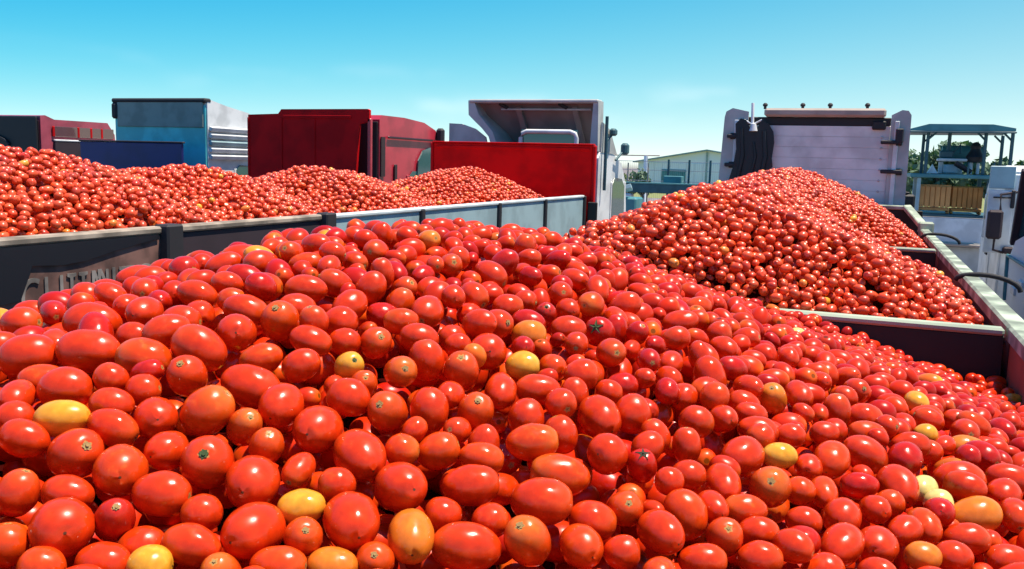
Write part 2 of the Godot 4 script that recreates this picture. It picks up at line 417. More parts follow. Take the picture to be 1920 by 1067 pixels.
const SEEN_MORE := [
		[-0.564,-0.903,0.034,0.011,-136,5,0,0], [-0.494,-0.928,0.03,0.008,-149,10,3,0], [-0.436,-0.963,0.031,0.012,-68,3,0,0], [-0.368,-1.008,0.029,0.013,-4,50,1,1], [-0.311,-1.055,0.028,0.007,-137,3,1,0], [-0.263,-1.079,0.023,0.003,111,1,0,0],
		[-0.239,-1.148,0.028,0.011,-133,0,0,0], [-0.424,-1.015,0.023,0.003,111,1,0,0], [-0.607,-0.941,0.023,0,-68,-1,0,0], [-0.516,-0.879,0.023,0.008,27,39,1,1], [-0.546,-0.841,0.023,0.006,-68,-1,3,0], [-0.291,-1.29,0.023,0.007,16,59,2,2],
		[-0.603,-1.715,0.023,0.009,24,43,2,2], [-0.291,-1.615,0.026,0.005,172,11,0,0], [-0.268,-1.761,0.034,0.012,78,-76,0,0], [-0.191,-1.709,0.027,0.007,-70,18,0,0], [-0.146,-1.81,0.028,0.012,-4,48,3,1], [-0.084,-1.924,0.025,0.01,-68,-1,0,0],
		[-0.248,-1.517,0.029,0.004,109,-18,0,0], [-0.21,-1.571,0.025,0.008,-146,-12,0,0], [-0.258,-1.402,0.024,0.009,-146,82,0,0], [-0.162,-1.469,0.034,0.01,162,1,0,0], [-0.099,-1.524,0.023,0.007,-68,-1,4,0], [-0.063,-1.544,0.023,0.008,179,-6,0,0],
		[-0.149,-1.605,0.026,0.01,110,-8,0,0], [-0.1,-1.629,0.023,0.004,-68,-1,0,0], [-0.042,-1.716,0.023,0.005,-68,-1,0,0], [-0.026,-1.885,0.028,0.008,-146,82,0,0], [0.028,-1.956,0.032,0.005,111,1,0,0], [0.034,-1.821,0.027,0.011,-69,8,1,0],
		[0.03,-1.708,0.033,0.009,107,-28,0,0], [-0.028,-1.596,0.031,0.009,172,16,1,0], [-0.109,-1.401,0.032,0.01,7,32,1,1], [-0.174,-1.345,0.027,0.011,-158,14,0,0], [-0.224,-1.327,0.023,0.004,111,1,0,0], [-0.208,-1.227,0.031,0.005,92,-67,1,0],
		[-0.179,-1.27,0.023,0.01,-145,-2,0,0], [-0.133,-1.3,0.023,0.009,-68,3,1,0], [-0.147,-1.209,0.026,0.007,19,43,0,1], [-0.053,-1.355,0.023,0.005,110,-8,0,0], [-0.062,-1.445,0.023,0,-68,-1,1,0], [-0.03,-1.469,0.023,0.009,-169,14,1,0],
		[-0.002,-1.426,0.03,0.005,172,-4,0,0], [0.024,-1.561,0.023,0.009,-68,-1,2,0], [0.086,-1.622,0.034,0.009,-159,16,0,0], [0.072,-1.552,0.023,0.002,-68,-1,1,0], [0.048,-1.484,0.023,0.004,-145,-8,0,0], [-0.11,-1.268,0.023,0.006,111,1,0,0],
		[-0.05,-1.296,0.023,0.004,111,1,2,0], [0.002,-1.321,0.029,0.012,162,9,0,0], [0.052,-1.386,0.03,0.008,172,-11,0,0], [0.094,-1.46,0.024,0.01,154,2,0,0], [0.122,-1.51,0.026,0.009,-155,17,1,0], [0.199,-1.794,0.034,0.015,111,1,0,0],
		[0.198,-1.655,0.033,0.013,113,16,3,0], [0.137,-1.674,0.023,0.006,157,3,5,0], [0.159,-1.648,0.023,0,111,1,5,0], [0.272,-1.806,0.031,0.011,165,-2,0,0], [0.195,-1.536,0.026,0.01,111,1,0,0], [0.117,-1.402,0.023,0.005,-68,-1,3,0],
		[0.162,-1.445,0.025,0.004,-68,-1,0,0], [0.244,-1.54,0.026,0.01,-68,-1,0,0], [-0.102,-1.198,0.024,0.007,111,1,0,0], [-0.171,-1.14,0.023,0.009,111,1,0,0], [0.115,-1.862,0.027,0.011,111,1,0,0], [0.239,-2.062,0.031,0.012,-70,13,3,0],
		[0.15,-2.005,0.023,0.003,-68,-1,4,0], [-0.169,-2.765,0.023,0.007,111,1,5,0], [-0.065,-2.209,0.033,0.004,-172,-7,1,0], [-0.233,-1.885,0.024,0.008,-68,-1,0,0], [-0.158,-1.925,0.025,0.01,111,1,1,0], [0.008,-2.429,0.033,0.007,172,6,0,0],
		[0.051,-2.327,0.028,0.006,111,1,0,0], [0.183,-2.366,0.028,0.006,111,1,0,0], [0.238,-2.334,0.028,0.006,-68,-1,0,0], [0.384,-3.163,0.034,0.011,-68,-1,0,0], [0.597,-4.421,0.032,0.013,110,-8,1,0], [0.616,-4.07,0.03,0.012,111,1,4,0],
		[0.303,-2.155,0.023,0.005,111,1,0,0], [0.088,-1.925,0.023,0.005,111,1,0,0], [-1.418,-1.62,0.034,0.007,-68,-1,3,0], [-1.249,-1.563,0.034,0.015,-68,3,0,0], [-1.427,-1.533,0.032,0.013,-68,3,0,0], [-1.398,-1.34,0.029,0.011,-70,13,0,0],
		[-1.339,-1.346,0.023,0.003,107,-28,0,0], [-1.028,-1.343,0.028,0.008,111,1,0,0], [-1.098,-1.248,0.026,0.01,109,-18,0,0], [-1.081,-1.308,0.023,0.008,-69,8,0,0], [-0.957,-1.376,0.028,0.011,-68,-1,0,0], [-1.062,-1.528,0.025,0.01,-66,-11,1,0],
		[-1.181,-1.671,0.024,0.01,111,1,0,0], [-1.452,-1.294,0.025,0.01,-68,-1,0,0], [-1.464,-1.21,0.025,0.01,112,6,0,0], [-0.978,-1.229,0.028,0.011,109,-13,0,0], [-1.254,-1.918,0.023,0.004,111,1,1,0], [-1.107,-1.694,0.023,0.005,111,1,0,0],
]
const LANDMARKS := {
	22: ["golden yellow oval tomato lying low at the left end of the heap", "golden oval one low at left"],
	30: ["large red tomato whose green stem scar faces the camera", "large one with green scar"],
	38: ["small dark red tomato sunk in a deep hollow between bigger ones", "small dark sunken one"],
	41: ["bright yellow oval tomato between large red ones in the front rows", "bright yellow front one"],
	48: ["small yellow tomato peeping out at the very bottom of the heap", "small yellow bottom one"],
	56: ["yellow tomato with green stem end in the middle left of the heap", "yellow one with green end"],
	62: ["orange round tomato behind the pale yellow one mid heap", "orange round one mid heap"],
	63: ["pale yellow tomato at the centre of the near heap", "pale yellow centre one"],
	66: ["dark red tomato with a spread green calyx near the crest", "dark one with spread calyx"],
	67: ["dark red tomato pressed against the right of the one with spread calyx", "dark one beside the calyx"],
	97: ["deep orange round tomato in the front row near the centre", "deep orange front row one"],
	106: ["orange tomato at the bottom edge left of the centre", "orange bottom edge one"],
	107: ["small dark tomato with blackened calyx in a hollow right of centre", "one with blackened calyx"],
	108: ["dark tomato with dried calyx near the top of the heap", "dark one with dried calyx"],
	112: ["orange shouldered tomato with a stem scar right of the crest", "orange shouldered scarred one"],
	118: ["yellow green oval tomato lying between red ones right of centre", "yellow green oval one"],
	139: ["darker red tomato lying low between brighter ones on the right", "low dark right one"],
	144: ["dark red oval tomato in the front rows right of the centre", "dark oval front one"],
	150: ["long orange tomato lying crosswise at the lower right", "long orange one lower right"],
	151: ["pale green yellow tomato above the other pale one at lower right", "upper pale green one"],
	152: ["pale green yellow tomato next to the long orange one", "lower pale green one"],
	155: ["orange yellow tomato at the bottom edge near the right corner", "orange yellow corner one"],
	161: ["orange streaked tomato at the right side of the heap", "orange streaked right side one"],
	162: ["small yellow tomato on the right side below the wooden divider", "small yellow right side one"],
	163: ["pale yellow tomato just in front of the divider at the back", "pale yellow one by divider"],
	173: ["yellow tomato at the far right edge beneath the trailer rail", "yellow one under the rail"],
	176: ["big golden orange tomato standing on the left crest of the heap", "big golden crest one"],
}
const TONE_WORD := ["bright red", "orange red", "deep red", "orange", "yellow", "pale yellow"]
const TONE := [Vector3(0.58, 0.034, 0.003), Vector3(0.61, 0.047, 0.003), Vector3(0.45, 0.014, 0.003), Vector3(0.62, 0.15, 0.012), Vector3(0.66, 0.28, 0.02), Vector3(0.62, 0.5, 0.16)]
const TONE_SHOULDER := [Vector3(0.62, 0.12, 0.015), Vector3(0.66, 0.24, 0.03), Vector3(0.5, 0.03, 0.012), Vector3(0.7, 0.36, 0.05), Vector3(0.62, 0.52, 0.1), Vector3(0.4, 0.5, 0.12)]
var cam: Camera3D
var M := {}
var rough_tex: Texture2D

func _ready():
	# ------------------------------------------------------------ camera, sky, sun, exposure
	cam = Camera3D.new()
	cam.name = "camera"
	cam.fov = 35.573
	cam.near = 0.05; cam.far = 2500.0
	cam.transform = Transform3D(Basis(Vector3.UP, deg_to_rad(21.611)) * Basis(Vector3.RIGHT, deg_to_rad(-7.778)) * Basis(Vector3.BACK, deg_to_rad(1.6)), Vector3(0, 2.9, 0))
	add_child(cam)
	cam.current = true
	var we := WorldEnvironment.new()
	we.name = "daylight"
	var env := Environment.new()
	env.background_mode = Environment.BG_SKY
	var sky := Sky.new()
	var sm := PanoramaSkyMaterial.new()
	sm.panorama = air()
	sky.sky_material = sm
	env.sky = sky
	env.background_energy_multiplier = 1.0
	env.tonemap_mode = Environment.TONE_MAPPER_LINEAR
	env.tonemap_exposure = 1.74
	env.sdfgi_enabled = true; env.ssao_enabled = true; env.ssil_enabled = true
	we.environment = env
	add_child(we)
	var sun := DirectionalLight3D.new()
	sun.name = "sun"
	sun.light_energy = 1.6
	sun.light_color = Color(1.0, 0.95, 0.87)
	sun.light_angular_distance = 0.5
	sun.shadow_enabled = true
	add_child(sun)
	sun.look_at_from_position(Vector3.ZERO, -Vector3(0.48, 1.5, -0.16), Vector3.UP)

	lump.seed = 11; lump.frequency = 0.02
	wear_tex = noise_tex(0.012, 0.88, 1.0, 5)
	rough_tex = noise_tex(0.03, 0.62, 1.0, 8)
	materials()
	setting()
	near_trailer()
	far_trailer()
	trucks()
	platform()
	background()
	tomatoes()

func air() -> ImageTexture:
	# clear midday air: whitish at the horizon, cyan a little higher, azure above, with a few faint wisps low down
	var w := 1024; var h := 512
	var im := Image.create_empty(w, h, false, Image.FORMAT_RGBF)
	var nz := FastNoiseLite.new()
	nz.seed = 21; nz.frequency = 2.2; nz.fractal_octaves = 5
	for y in h:
		var el := (0.5 - (y + 0.5) / h) * PI
		var s := maxf(sin(el), 0.0)
		var band := smoothstep(0.0, 0.04, el) * (1.0 - smoothstep(0.05, 0.12, el))
		for x in w:
			var az := TAU * x / w       # 0 straight ahead of the trailers, growing to the right
			var q := 0.5 - 0.5 * cos(az - 0.83)      # 0 below the sun, 1 opposite to it
			var c := Vector3(0.006 + 0.64 * exp(-s * (7.0 + 24.0 * q)), 0.13 + 0.56 * exp(-s * (4.6 + 5.0 * q)), 0.42 + 0.2 * exp(-s * 6.0))
			c = c.lerp(Vector3(0.01, 0.12, 0.4), smoothstep(0.25, 1.0, s))
			if el < 0.0:
				c = Vector3(0.2, 0.19, 0.18)
			if band > 0.0:
				var v := nz.get_noise_3d(cos(az) * 1.6, el * 9.0, sin(az) * 1.6)
				c = c.lerp(Vector3(0.74, 0.78, 0.78), smoothstep(0.2, 0.6, v) * band * 0.22)
			im.set_pixel(x, y, Color(c.x, c.y, c.z))
	return ImageTexture.create_from_image(im)

func materials():
	M.rail = paint(0.42, 0.5, 0.37, 0.7)
	M.rail_beige = paint(0.4, 0.33, 0.26, 0.8)
	for k in [M.rail, M.rail_beige]:
		k.albedo_texture = rough_tex
		k.uv1_scale = Vector3(0.4, 0.4, 0.4)
	M.dark_wall = paint(0.01, 0.015, 0.01, 0.7)
	M.inner_wall = paint(0.05, 0.03, 0.025, 0.7)
	M.rust = paint(0.32, 0.11, 0.05, 0.8)
	M.divider_top = paint(0.36, 0.44, 0.32, 0.7)
	M.rubber = paint(0.012, 0.012, 0.014, 0.75, 0.0, false)
	M.black = paint(0.008, 0.008, 0.01, 0.6, 0.0, false)
	M.shade_and_flap = paint(0.006, 0.007, 0.012, 0.5, 0.0, false)  # black of the cab flap and of the sheet added as panel shade
	M.brown = paint(0.2, 0.1, 0.08, 0.8)
	M.brown.albedo_texture = rough_tex
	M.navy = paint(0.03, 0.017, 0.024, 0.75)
	M.steel_blue = paint(0.33, 0.47, 0.5, 0.5)
	M.steel_rail = paint(0.6, 0.68, 0.7, 0.5)
	M.post = paint(0.022, 0.02, 0.024, 0.7)
	M.red = paint(0.78, 0.003, 0.003, 0.6)
	M.maroon = paint(0.58, 0.003, 0.006, 0.6)
	for k in [M.red, M.maroon]:
		k.metallic_specular = 0.25
	M.cab_red = paint(0.5, 0.035, 0.06, 0.3)
	M.white = paint(0.72, 0.74, 0.75, 0.4)
	M.lilac = paint(0.73, 0.75, 0.72, 0.6)
	M.fairing = paint(0.46, 0.47, 0.45, 0.5)
	M.warm_grey = paint(0.33, 0.24, 0.22, 0.6)
	M.teal = paint(0.1, 0.6, 0.62, 0.55)
	M.teal_dark = paint(0.03, 0.1, 0.12, 0.55)
	M.teal_mid = paint(0.06, 0.22, 0.24, 0.5)
	M.blue = paint(0.006, 0.012, 0.13, 0.45)
	M.fairing_dark = paint(0.2, 0.27, 0.25, 0.6)
	M.dark_red = paint(0.03, 0.003, 0.006, 0.4)
	M.pink_red = paint(0.4, 0.07, 0.1, 0.35)
	M.glass = glass(0.02, 0.09, 0.1)
	M.dark_glass = glass(0.012, 0.016, 0.02)
	M.brown_glass = glass(0.12, 0.05, 0.045)
	M.beige = paint(0.42, 0.34, 0.28, 0.6)
	M.metal = paint(0.5, 0.5, 0.52, 0.35, 0.8)
	M.lamp = paint(0.1, 0.03, 0.01, 0.3, 0.0, false)
	M.orange_wood = paint(0.66, 0.3, 0.09, 0.7)
	M.dark_wood = paint(0.46, 0.19, 0.04, 0.75)
	M.letter = paint(0.27, 0.24, 0.22, 0.9)
	M.letter.albedo_texture = rough_tex
	M.building = paint(0.76, 0.8, 0.82, 0.6, 0.0, false)
	M.roof = paint(0.25, 0.36, 0.36, 0.5)
	M.bark = paint(0.06, 0.045, 0.03, 0.9, 0.0, false)
	M.leaf = paint(0.08, 0.14, 0.075, 0.7, 0.0, false)  # green lightened, the haze of distance put into the colour
	M.leaf.backlight_enabled = true; M.leaf.backlight = Color(0.15, 0.25, 0.05)
	M.leaf_pale = paint(0.075, 0.12, 0.03, 0.7, 0.0, false)
	M.buried = paint(0.035, 0.002, 0.0015, 0.5, 0.0, false)  # very dark red, the shade between the fruit is in this colour
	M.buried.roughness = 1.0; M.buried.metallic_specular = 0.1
	M.scar = paint(0.3, 0.19, 0.07, 0.9, 0.0, false)
	M.calyx = paint(0.035, 0.07, 0.016, 0.8, 0.0, false)
	M.dry_calyx = paint(0.03, 0.028, 0.012, 0.9, 0.0, false)

# ---------------------------------------------------------------- setting
func setting():
	var st := B.new()
	st.face([Vector3(-900, 0, -1500), Vector3(900, 0, -1500), Vector3(900, 0, 200), Vector3(-900, 0, 200)], Vector3.UP)
	var gm := paint(0.23, 0.2, 0.2, 0.9)
	gm.albedo_texture = noise_tex(0.03, 0.7, 1.0, 9)
	gm.uv1_scale = Vector3(0.12, 0.12, 0.12)
	var g := obj("ground", st, gm)
	tag(g, "grey brown dusty yard surface that the trucks stand on", "ground", "", "structure")
	st = B.new()
	st.face([Vector3(-60, 0.006, -170), Vector3(120, 0.006, -170), Vector3(120, 0.006, -62), Vector3(-60, 0.006, -90)], Vector3.UP)
	var vm := paint(0.2, 0.22, 0.07, 0.95)
	var v := obj("verge", st, vm)
	tag(v, "strip of dry green grass beyond the yard", "grass verge", "", "structure")
	st = B.new()     # far hill behind the platform
	var hn := FastNoiseLite.new(); hn.seed = 3; hn.frequency = 0.012
	var cols := 48; var rows := 10
	var hv := func(i: int, k: int) -> Vector3:
		var x := lerpf(-60.0, 340.0, float(i) / cols); var t := float(k) / rows
		return Vector3(x, (7.0 + 4.0 * hn.get_noise_1d(x)) * sin(t * PI * 0.5) * smoothstep(-60.0, 40.0, x), lerpf(-330.0, -480.0, t))
	for i in cols:
		for k in rows:
			st.face([hv.call(i, k), hv.call(i + 1, k), hv.call(i + 1, k + 1), hv.call(i, k + 1)], Vector3(0, 1, 0.3))
	var hill := obj("hill", st, paint(0.05, 0.085, 0.045, 0.95))
	tag(hill, "low dark green hill beyond the yard on the horizon", "hill", "", "structure")

# ---------------------------------------------------------------- wheels shared by all vehicles
func wheel(parent: Node3D, c: Vector3, r: float, w: float):
	var xf := Transform3D(Basis(Vector3.BACK, -PI / 2), c)
	var b := B.new()
	b.lathe([Vector2(r * 0.6, -w / 2), Vector2(r * 0.94, -w / 2), Vector2(r, -w * 0.38), Vector2(r, w * 0.38), Vector2(r * 0.94, w / 2), Vector2(r * 0.6, w / 2)], xf, 20)
	var t := obj("wheel", b, M.rubber, parent)
	b = B.new()
	b.lathe([Vector2(0.0, -w * 0.3), Vector2(r * 0.6, -w * 0.45), Vector2(r * 0.62, 0), Vector2(r * 0.6, w * 0.45), Vector2(r * 0.25, w * 0.2), Vector2(0.0, w * 0.3)], xf, 16)
	var rim := obj("rim", b, M.metal, t)

func two(called: String, b: B, m: Material, parent: Node) -> MeshInstance3D:
	return obj(called, b, m, parent)

# ---------------------------------------------------------------- the trailer that the camera stands on
func near_trailer():
	var t := thing("tipper_trailer", "open trailer with pale rails and dividers holding the nearest tomatoes", "trailer", Vector3(-0.58, 0, -6), "tomato trailers side by side in the yard")
	var b := B.new()
	b.span(Vector3(-1.8, 1.08, 0.5), Vector3(0.64, 1.16, -13.1))
	obj("floor", b, M.dark_wall, t)
	var ends := [0.5, -4.5, -9.0, -13.1]
	for i in 3:
		for s in [[-1.855, -1.805], [0.645, 0.695]]:
			b = B.new()
			b.span(Vector3(s[0], 1.1, ends[i] - 0.005), Vector3(s[1], 2.16, ends[i + 1] + 0.005), 0.006)
			obj("side_panel", b, M.rust if i == 0 else M.inner_wall, t)
	for x in [-1.83, 0.68]:
		for seg in [[0.5, -4.47], [-4.475, -6.6], [-6.605, -9.0], [-9.005, -11.96]]:
			b = B.new()
			b.span(Vector3(x - 0.052, 2.161, seg[0]), Vector3(x + 0.052, 2.24, seg[1]), 0.012)
			obj("top_rail", b, M.rail, t)
	for z in [-4.5, -9.0]:
		b = B.new()
		b.span(Vector3(-1.8, 1.17, z - 0.025), Vector3(0.62, 2.189, z + 0.025), 0.004)
		var d := obj("divider", b, M.dark_wall, t)
		b = B.new()
		b.span(Vector3(-1.8, 2.19, z - 0.036), Vector3(0.618, 2.226, z + 0.036), 0.012)
		obj("divider_rail", b, M.divider_top, d)
	b = B.new()
	b.span(Vector3(-1.8, 1.17, -12.03), Vector3(0.62, 2.2, -11.98), 0.004)
	obj("divider", b, M.dark_wall, t)
	b = B.new()
	b.span(Vector3(-1.88, 1.1, -13.16), Vector3(0.7, 2.42, -13.105), 0.01)
	obj("front_wall", b, M.dark_wall, t)
	b = B.new()
	b.span(Vector3(-1.88, 1.1, 0.505), Vector3(0.7, 2.2, 0.56), 0.01)
	obj("tailgate", b, M.rust, t)
	b = B.new()
	b.bar(Vector3(0.68, 2.25, -12.03), Vector3(0.5, 2.46, -13.1), 0.1, 0.07)
	b.bar(Vector3(-1.83, 2.25, -12.03), Vector3(-1.65, 2.46, -13.1), 0.1, 0.07)
	b.span(Vector3(-1.7, 2.421, -13.18), Vector3(0.55, 2.48, -13.09))
	obj("front_rail", b, M.rail, t)
	for x in [-1.83, 0.69]:
		b = B.new()
		b.span(Vector3(x - 0.09, 2.1, -12.04), Vector3(x + 0.09, 2.33, -11.965), 0.03)
		obj("corner_block", b, M.rail, t)
	for z in [-4.5, -9.0, -0.2]:
		b = B.new()
		b.span(Vector3(0.697, 1.1, z - 0.06), Vector3(0.76, 2.158, z + 0.06))
		obj("post", b, M.rail if z < -5 else M.rust, t)
	for z in [-6.6, -10.85]:
		var path := []
		for i in 11:
			var a := PI * i / 10.0
			path.append(Vector3(0.78 - 0.19 * cos(a), 2.21 + 0.07 * sin(a) - 0.05 * i / 10.0, z + 0.06 * sin(a * 0.5)))
		b = B.new()
		b.tube(path, 0.016)
		obj("rubber_strap", b, M.rubber, t)
	b = B.new()
	b.span(Vector3(-1.1, 0.7, 0.4), Vector3(-0.98, 1.07, -12.9)).span(Vector3(-0.18, 0.7, 0.4), Vector3(-0.06, 1.07, -12.9))
	obj("chassis", b, M.black, t)
	for z in [-0.8, -2.1, -3.4]:
		for x in [-1.6, 0.44]:
			wheel(t, Vector3(x, 0.5, z), 0.5, 0.34)

# ---------------------------------------------------------------- the long trailer on the left
func far_trailer():
	var t := thing("bulk_trailer", "long trailer with dark lettered side panels turning blue grey towards its red headboard", "trailer", Vector3(-5.25, 0, -7), "tomato trailers side by side in the yard")
	var b := B.new()
	b.span(Vector3(-6.45, 1.2, -1.0), Vector3(-4.05, 1.28, -12.96))
	obj("floor", b, M.dark_wall, t)
	var zs := [-1.0, -2.6, -4.3, -6.02, -7.66, -9.6, -11.2, -12.96]
	for i in 7:
		b = B.new()
		b.span(Vector3(-4.045, 1.22, zs[i] - 0.03), Vector3(-4.0, 2.411, zs[i + 1] + 0.03), 0.008)
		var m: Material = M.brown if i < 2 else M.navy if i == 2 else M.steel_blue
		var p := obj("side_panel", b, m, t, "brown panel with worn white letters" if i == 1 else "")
		if i == 1:
			letters(p, "CUIIN", Vector3(-3.994, 2.12, -3.235), 0.23, 0.7)
			letters(p, "NTOLA", Vector3(-3.994, 2.14, -3.72), 0.2, 0.85)
		if i == 2:
			letters(p, "IEI  O", Vector3(-3.994, 2.1, -4.72), 0.2, 0.9)
		b = B.new()
		b.span(Vector3(-6.5, 1.22, zs[i] - 0.01), Vector3(-6.455, 2.4, zs[i + 1] + 0.01), 0.008)
		obj("side_panel", b, m, t)
		b = B.new()
		var hi := 2.458 if i < 3 else 2.452
		b.span(Vector3(-4.07, 2.412, zs[i] - 0.004), Vector3(-3.985, hi, zs[i + 1] + 0.004), 0.012)
		obj("top_rail", b, M.rail_beige if i < 3 else M.steel_rail, t)
		b = B.new()
		b.span(Vector3(-6.53, 2.401, zs[i] - 0.004), Vector3(-6.43, hi, zs[i + 1] + 0.004), 0.012)
		obj("top_rail", b, M.rail_beige if i < 3 else M.steel_rail, t)
	for i in range(1, 8):
		b = B.new()
		var big := i < 4
		b.span(Vector3(-4.05, 1.2, zs[i] - (0.07 if big else 0.035)), Vector3(-3.935 if big else -3.965, 2.47 if big else 2.44, zs[i] + (0.07 if big else 0.035)), 0.012)
		obj("post", b, M.post, t)
	# added black sheet shaped as the shade on the first panels, lower edge rising
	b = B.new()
	var shade_edge := [Vector2(2.2, 2.28), Vector2(2.75, 2.24), Vector2(3.1, 2.12), Vector2(3.24, 2.13), Vector2(3.32, 2.305), Vector2(3.5, 2.29), Vector2(3.66, 2.3), Vector2(3.85, 2.335), Vector2(4.05, 2.365), Vector2(4.21, 2.385)]
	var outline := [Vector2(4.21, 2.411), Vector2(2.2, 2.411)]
	outline.append_array(shade_edge)
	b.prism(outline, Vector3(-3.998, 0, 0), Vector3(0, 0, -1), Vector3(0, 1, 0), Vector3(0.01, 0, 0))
	obj("panel_shade", b, M.shade_and_flap, t)
	b = B.new()
	b.span(Vector3(-6.61, 1.25, -13.12), Vector3(-3.92, 3.2, -13.06), 0.012)
	var hb := obj("headboard", b, M.red, t)
	b = B.new()
	b.span(Vector3(-6.63, 3.201, -13.135), Vector3(-3.9, 3.225, -13.045)).span(Vector3(-3.918, 1.25, -13.135), Vector3(-3.87, 3.2, -13.045)).span(Vector3(-6.66, 1.25, -13.135), Vector3(-6.612, 3.2, -13.045))
	obj("headboard_frame", b, M.maroon, hb)
	for y in [2.35, 3.14]:
		b = B.new()
		b.span(Vector3(-6.55, y - 0.02, -13.058), Vector3(-3.97, y + 0.02, -13.044), 0.004)
		obj("stiffener", b, M.red, hb)
	b = B.new()
	b.span(Vector3(-3.95, 1.2, -13.04), Vector3(-3.8, 2.35, -13.0))
	obj("corner_post", b, M.black, t)
	b = B.new()
	b.span(Vector3(-6.5, 1.2, -0.99), Vector3(-4.0, 2.4, -0.94))
	obj("tailgate", b, M.brown, t)
	b = B.new()
	b.span(Vector3(-5.75, 0.7, -1.2), Vector3(-5.63, 1.19, -12.8)).span(Vector3(-4.87, 0.7, -1.2), Vector3(-4.75, 1.19, -12.8))
	obj("chassis", b, M.black, t)
	for z in [-2.2, -3.6, -10.2, -11.6]:
		for x in [-6.25, -4.25]:
			wheel(t, Vector3(x, 0.5, z), 0.5, 0.34)

func letters(parent: Node, text: String, at: Vector3, high: float, squeeze: float):
	var f := SystemFont.new()
	f.font_names = PackedStringArray(["Droid Sans"])
	f.font_weight = 400
	var tm := TextMesh.new()
	tm.text = text; tm.font = f; tm.font_size = 64
	tm.pixel_size = high / 46.0; tm.depth = 0.004
	tm.horizontal_alignment = HORIZONTAL_ALIGNMENT_LEFT
	var o := obj("lettering", tm, M.letter, parent)
	o.transform = Transform3D(Basis(Vector3.UP, PI / 2) * Basis.from_scale(Vector3(squeeze, 1, 1)), at)
	o.position = at - parent.get_parent().position - parent.position * 0.0
	o.position = at - parent.get_parent().position - parent.position
	if parent.get_parent() != self:
		o.position = at

# ---------------------------------------------------------------- cabs
func cab(called: String, label: String, cx: float, zr: float, w: float, h: float, l: float, outline: Array, body_m: Material, rear_m: Material, glass_m: Material, mirrors := true) -> Node3D:
	# outline: side view, x = distance ahead of the rear wall, y = height
	var t := thing(called, label, "truck", Vector3(cx, 0, zr - l * 0.5), "truck cabs parked in a row")
	var xr := cx + w * 0.5
	var b := B.new()
	b.prism(outline, Vector3(cx - w * 0.5, 0, zr), Vector3(0, 0, -1), Vector3(0, 1, 0), Vector3(w, 0, 0))
	obj("shell", b, body_m, t)
	b = B.new()
	b.span(Vector3(cx - w * 0.5 + 0.03, 1.0, zr + 0.003), Vector3(xr - 0.03, h - 0.12, zr + 0.03), 0.01)
	obj("rear_wall", b, rear_m, t)
	for s in [-1.0, 1.0]:
		var x: float = cx + s * (w * 0.5 + 0.006)
		b = B.new()
		b.box(Vector3(x, 1.75, zr - l * 0.66), Vector3(0.02, 1.75, l * 0.5), 0.008)
		var d := obj("door", b, body_m, t)
		b = B.new()
		b.prism([Vector2(l * 0.44, 1.95), Vector2(l * 0.87, 1.95), Vector2(l * 0.84, 2.55), Vector2(l * 0.74, 2.68), Vector2(l * 0.5, 2.7), Vector2(l * 0.44, 2.6)], Vector3(x + s * 0.011 - 0.006, 0, zr), Vector3(0, 0, -1), Vector3(0, 1, 0), Vector3(0.012, 0, 0))
		obj("window", b, glass_m, d)
		b = B.new()
		b.box(Vector3(x + s * 0.02, 1.75, zr - l * 0.5), Vector3(0.03, 0.04, 0.16))
		obj("handle", b, M.black, d)
		b = B.new() if mirrors else null
		if mirrors:
			b.box(Vector3(cx + s * (w * 0.5 + 0.22), 2.35, zr - l * 0.97), Vector3(0.2, 0.46, 0.1), 0.03)
			b.tube([Vector3(cx + s * w * 0.5, 2.62, zr - l * 0.93), Vector3(cx + s * (w * 0.5 + 0.22), 2.6, zr - l * 0.97)], 0.018)
			obj("mirror", b, M.black, t)
		for z in [zr - l * 0.75, zr + 1.2]:
			wheel(t, Vector3(cx + s * (w * 0.5 - 0.2), 0.5, z), 0.5, 0.32)
	b = B.new()
	b.span(Vector3(cx - w * 0.5, 0.45, zr - l - 0.09), Vector3(xr, 0.95, zr - l + 0.02))
	obj("bumper", b, body_m, t)
	b = B.new()
	b.span(Vector3(cx - 0.5, 0.55, zr + 1.9), Vector3(cx - 0.38, 0.85, zr - l + 0.1)).span(Vector3(cx + 0.38, 0.55, zr + 1.9), Vector3(cx + 0.5, 0.85, zr - l + 0.1))
	obj("chassis", b, M.black, t)
	return t

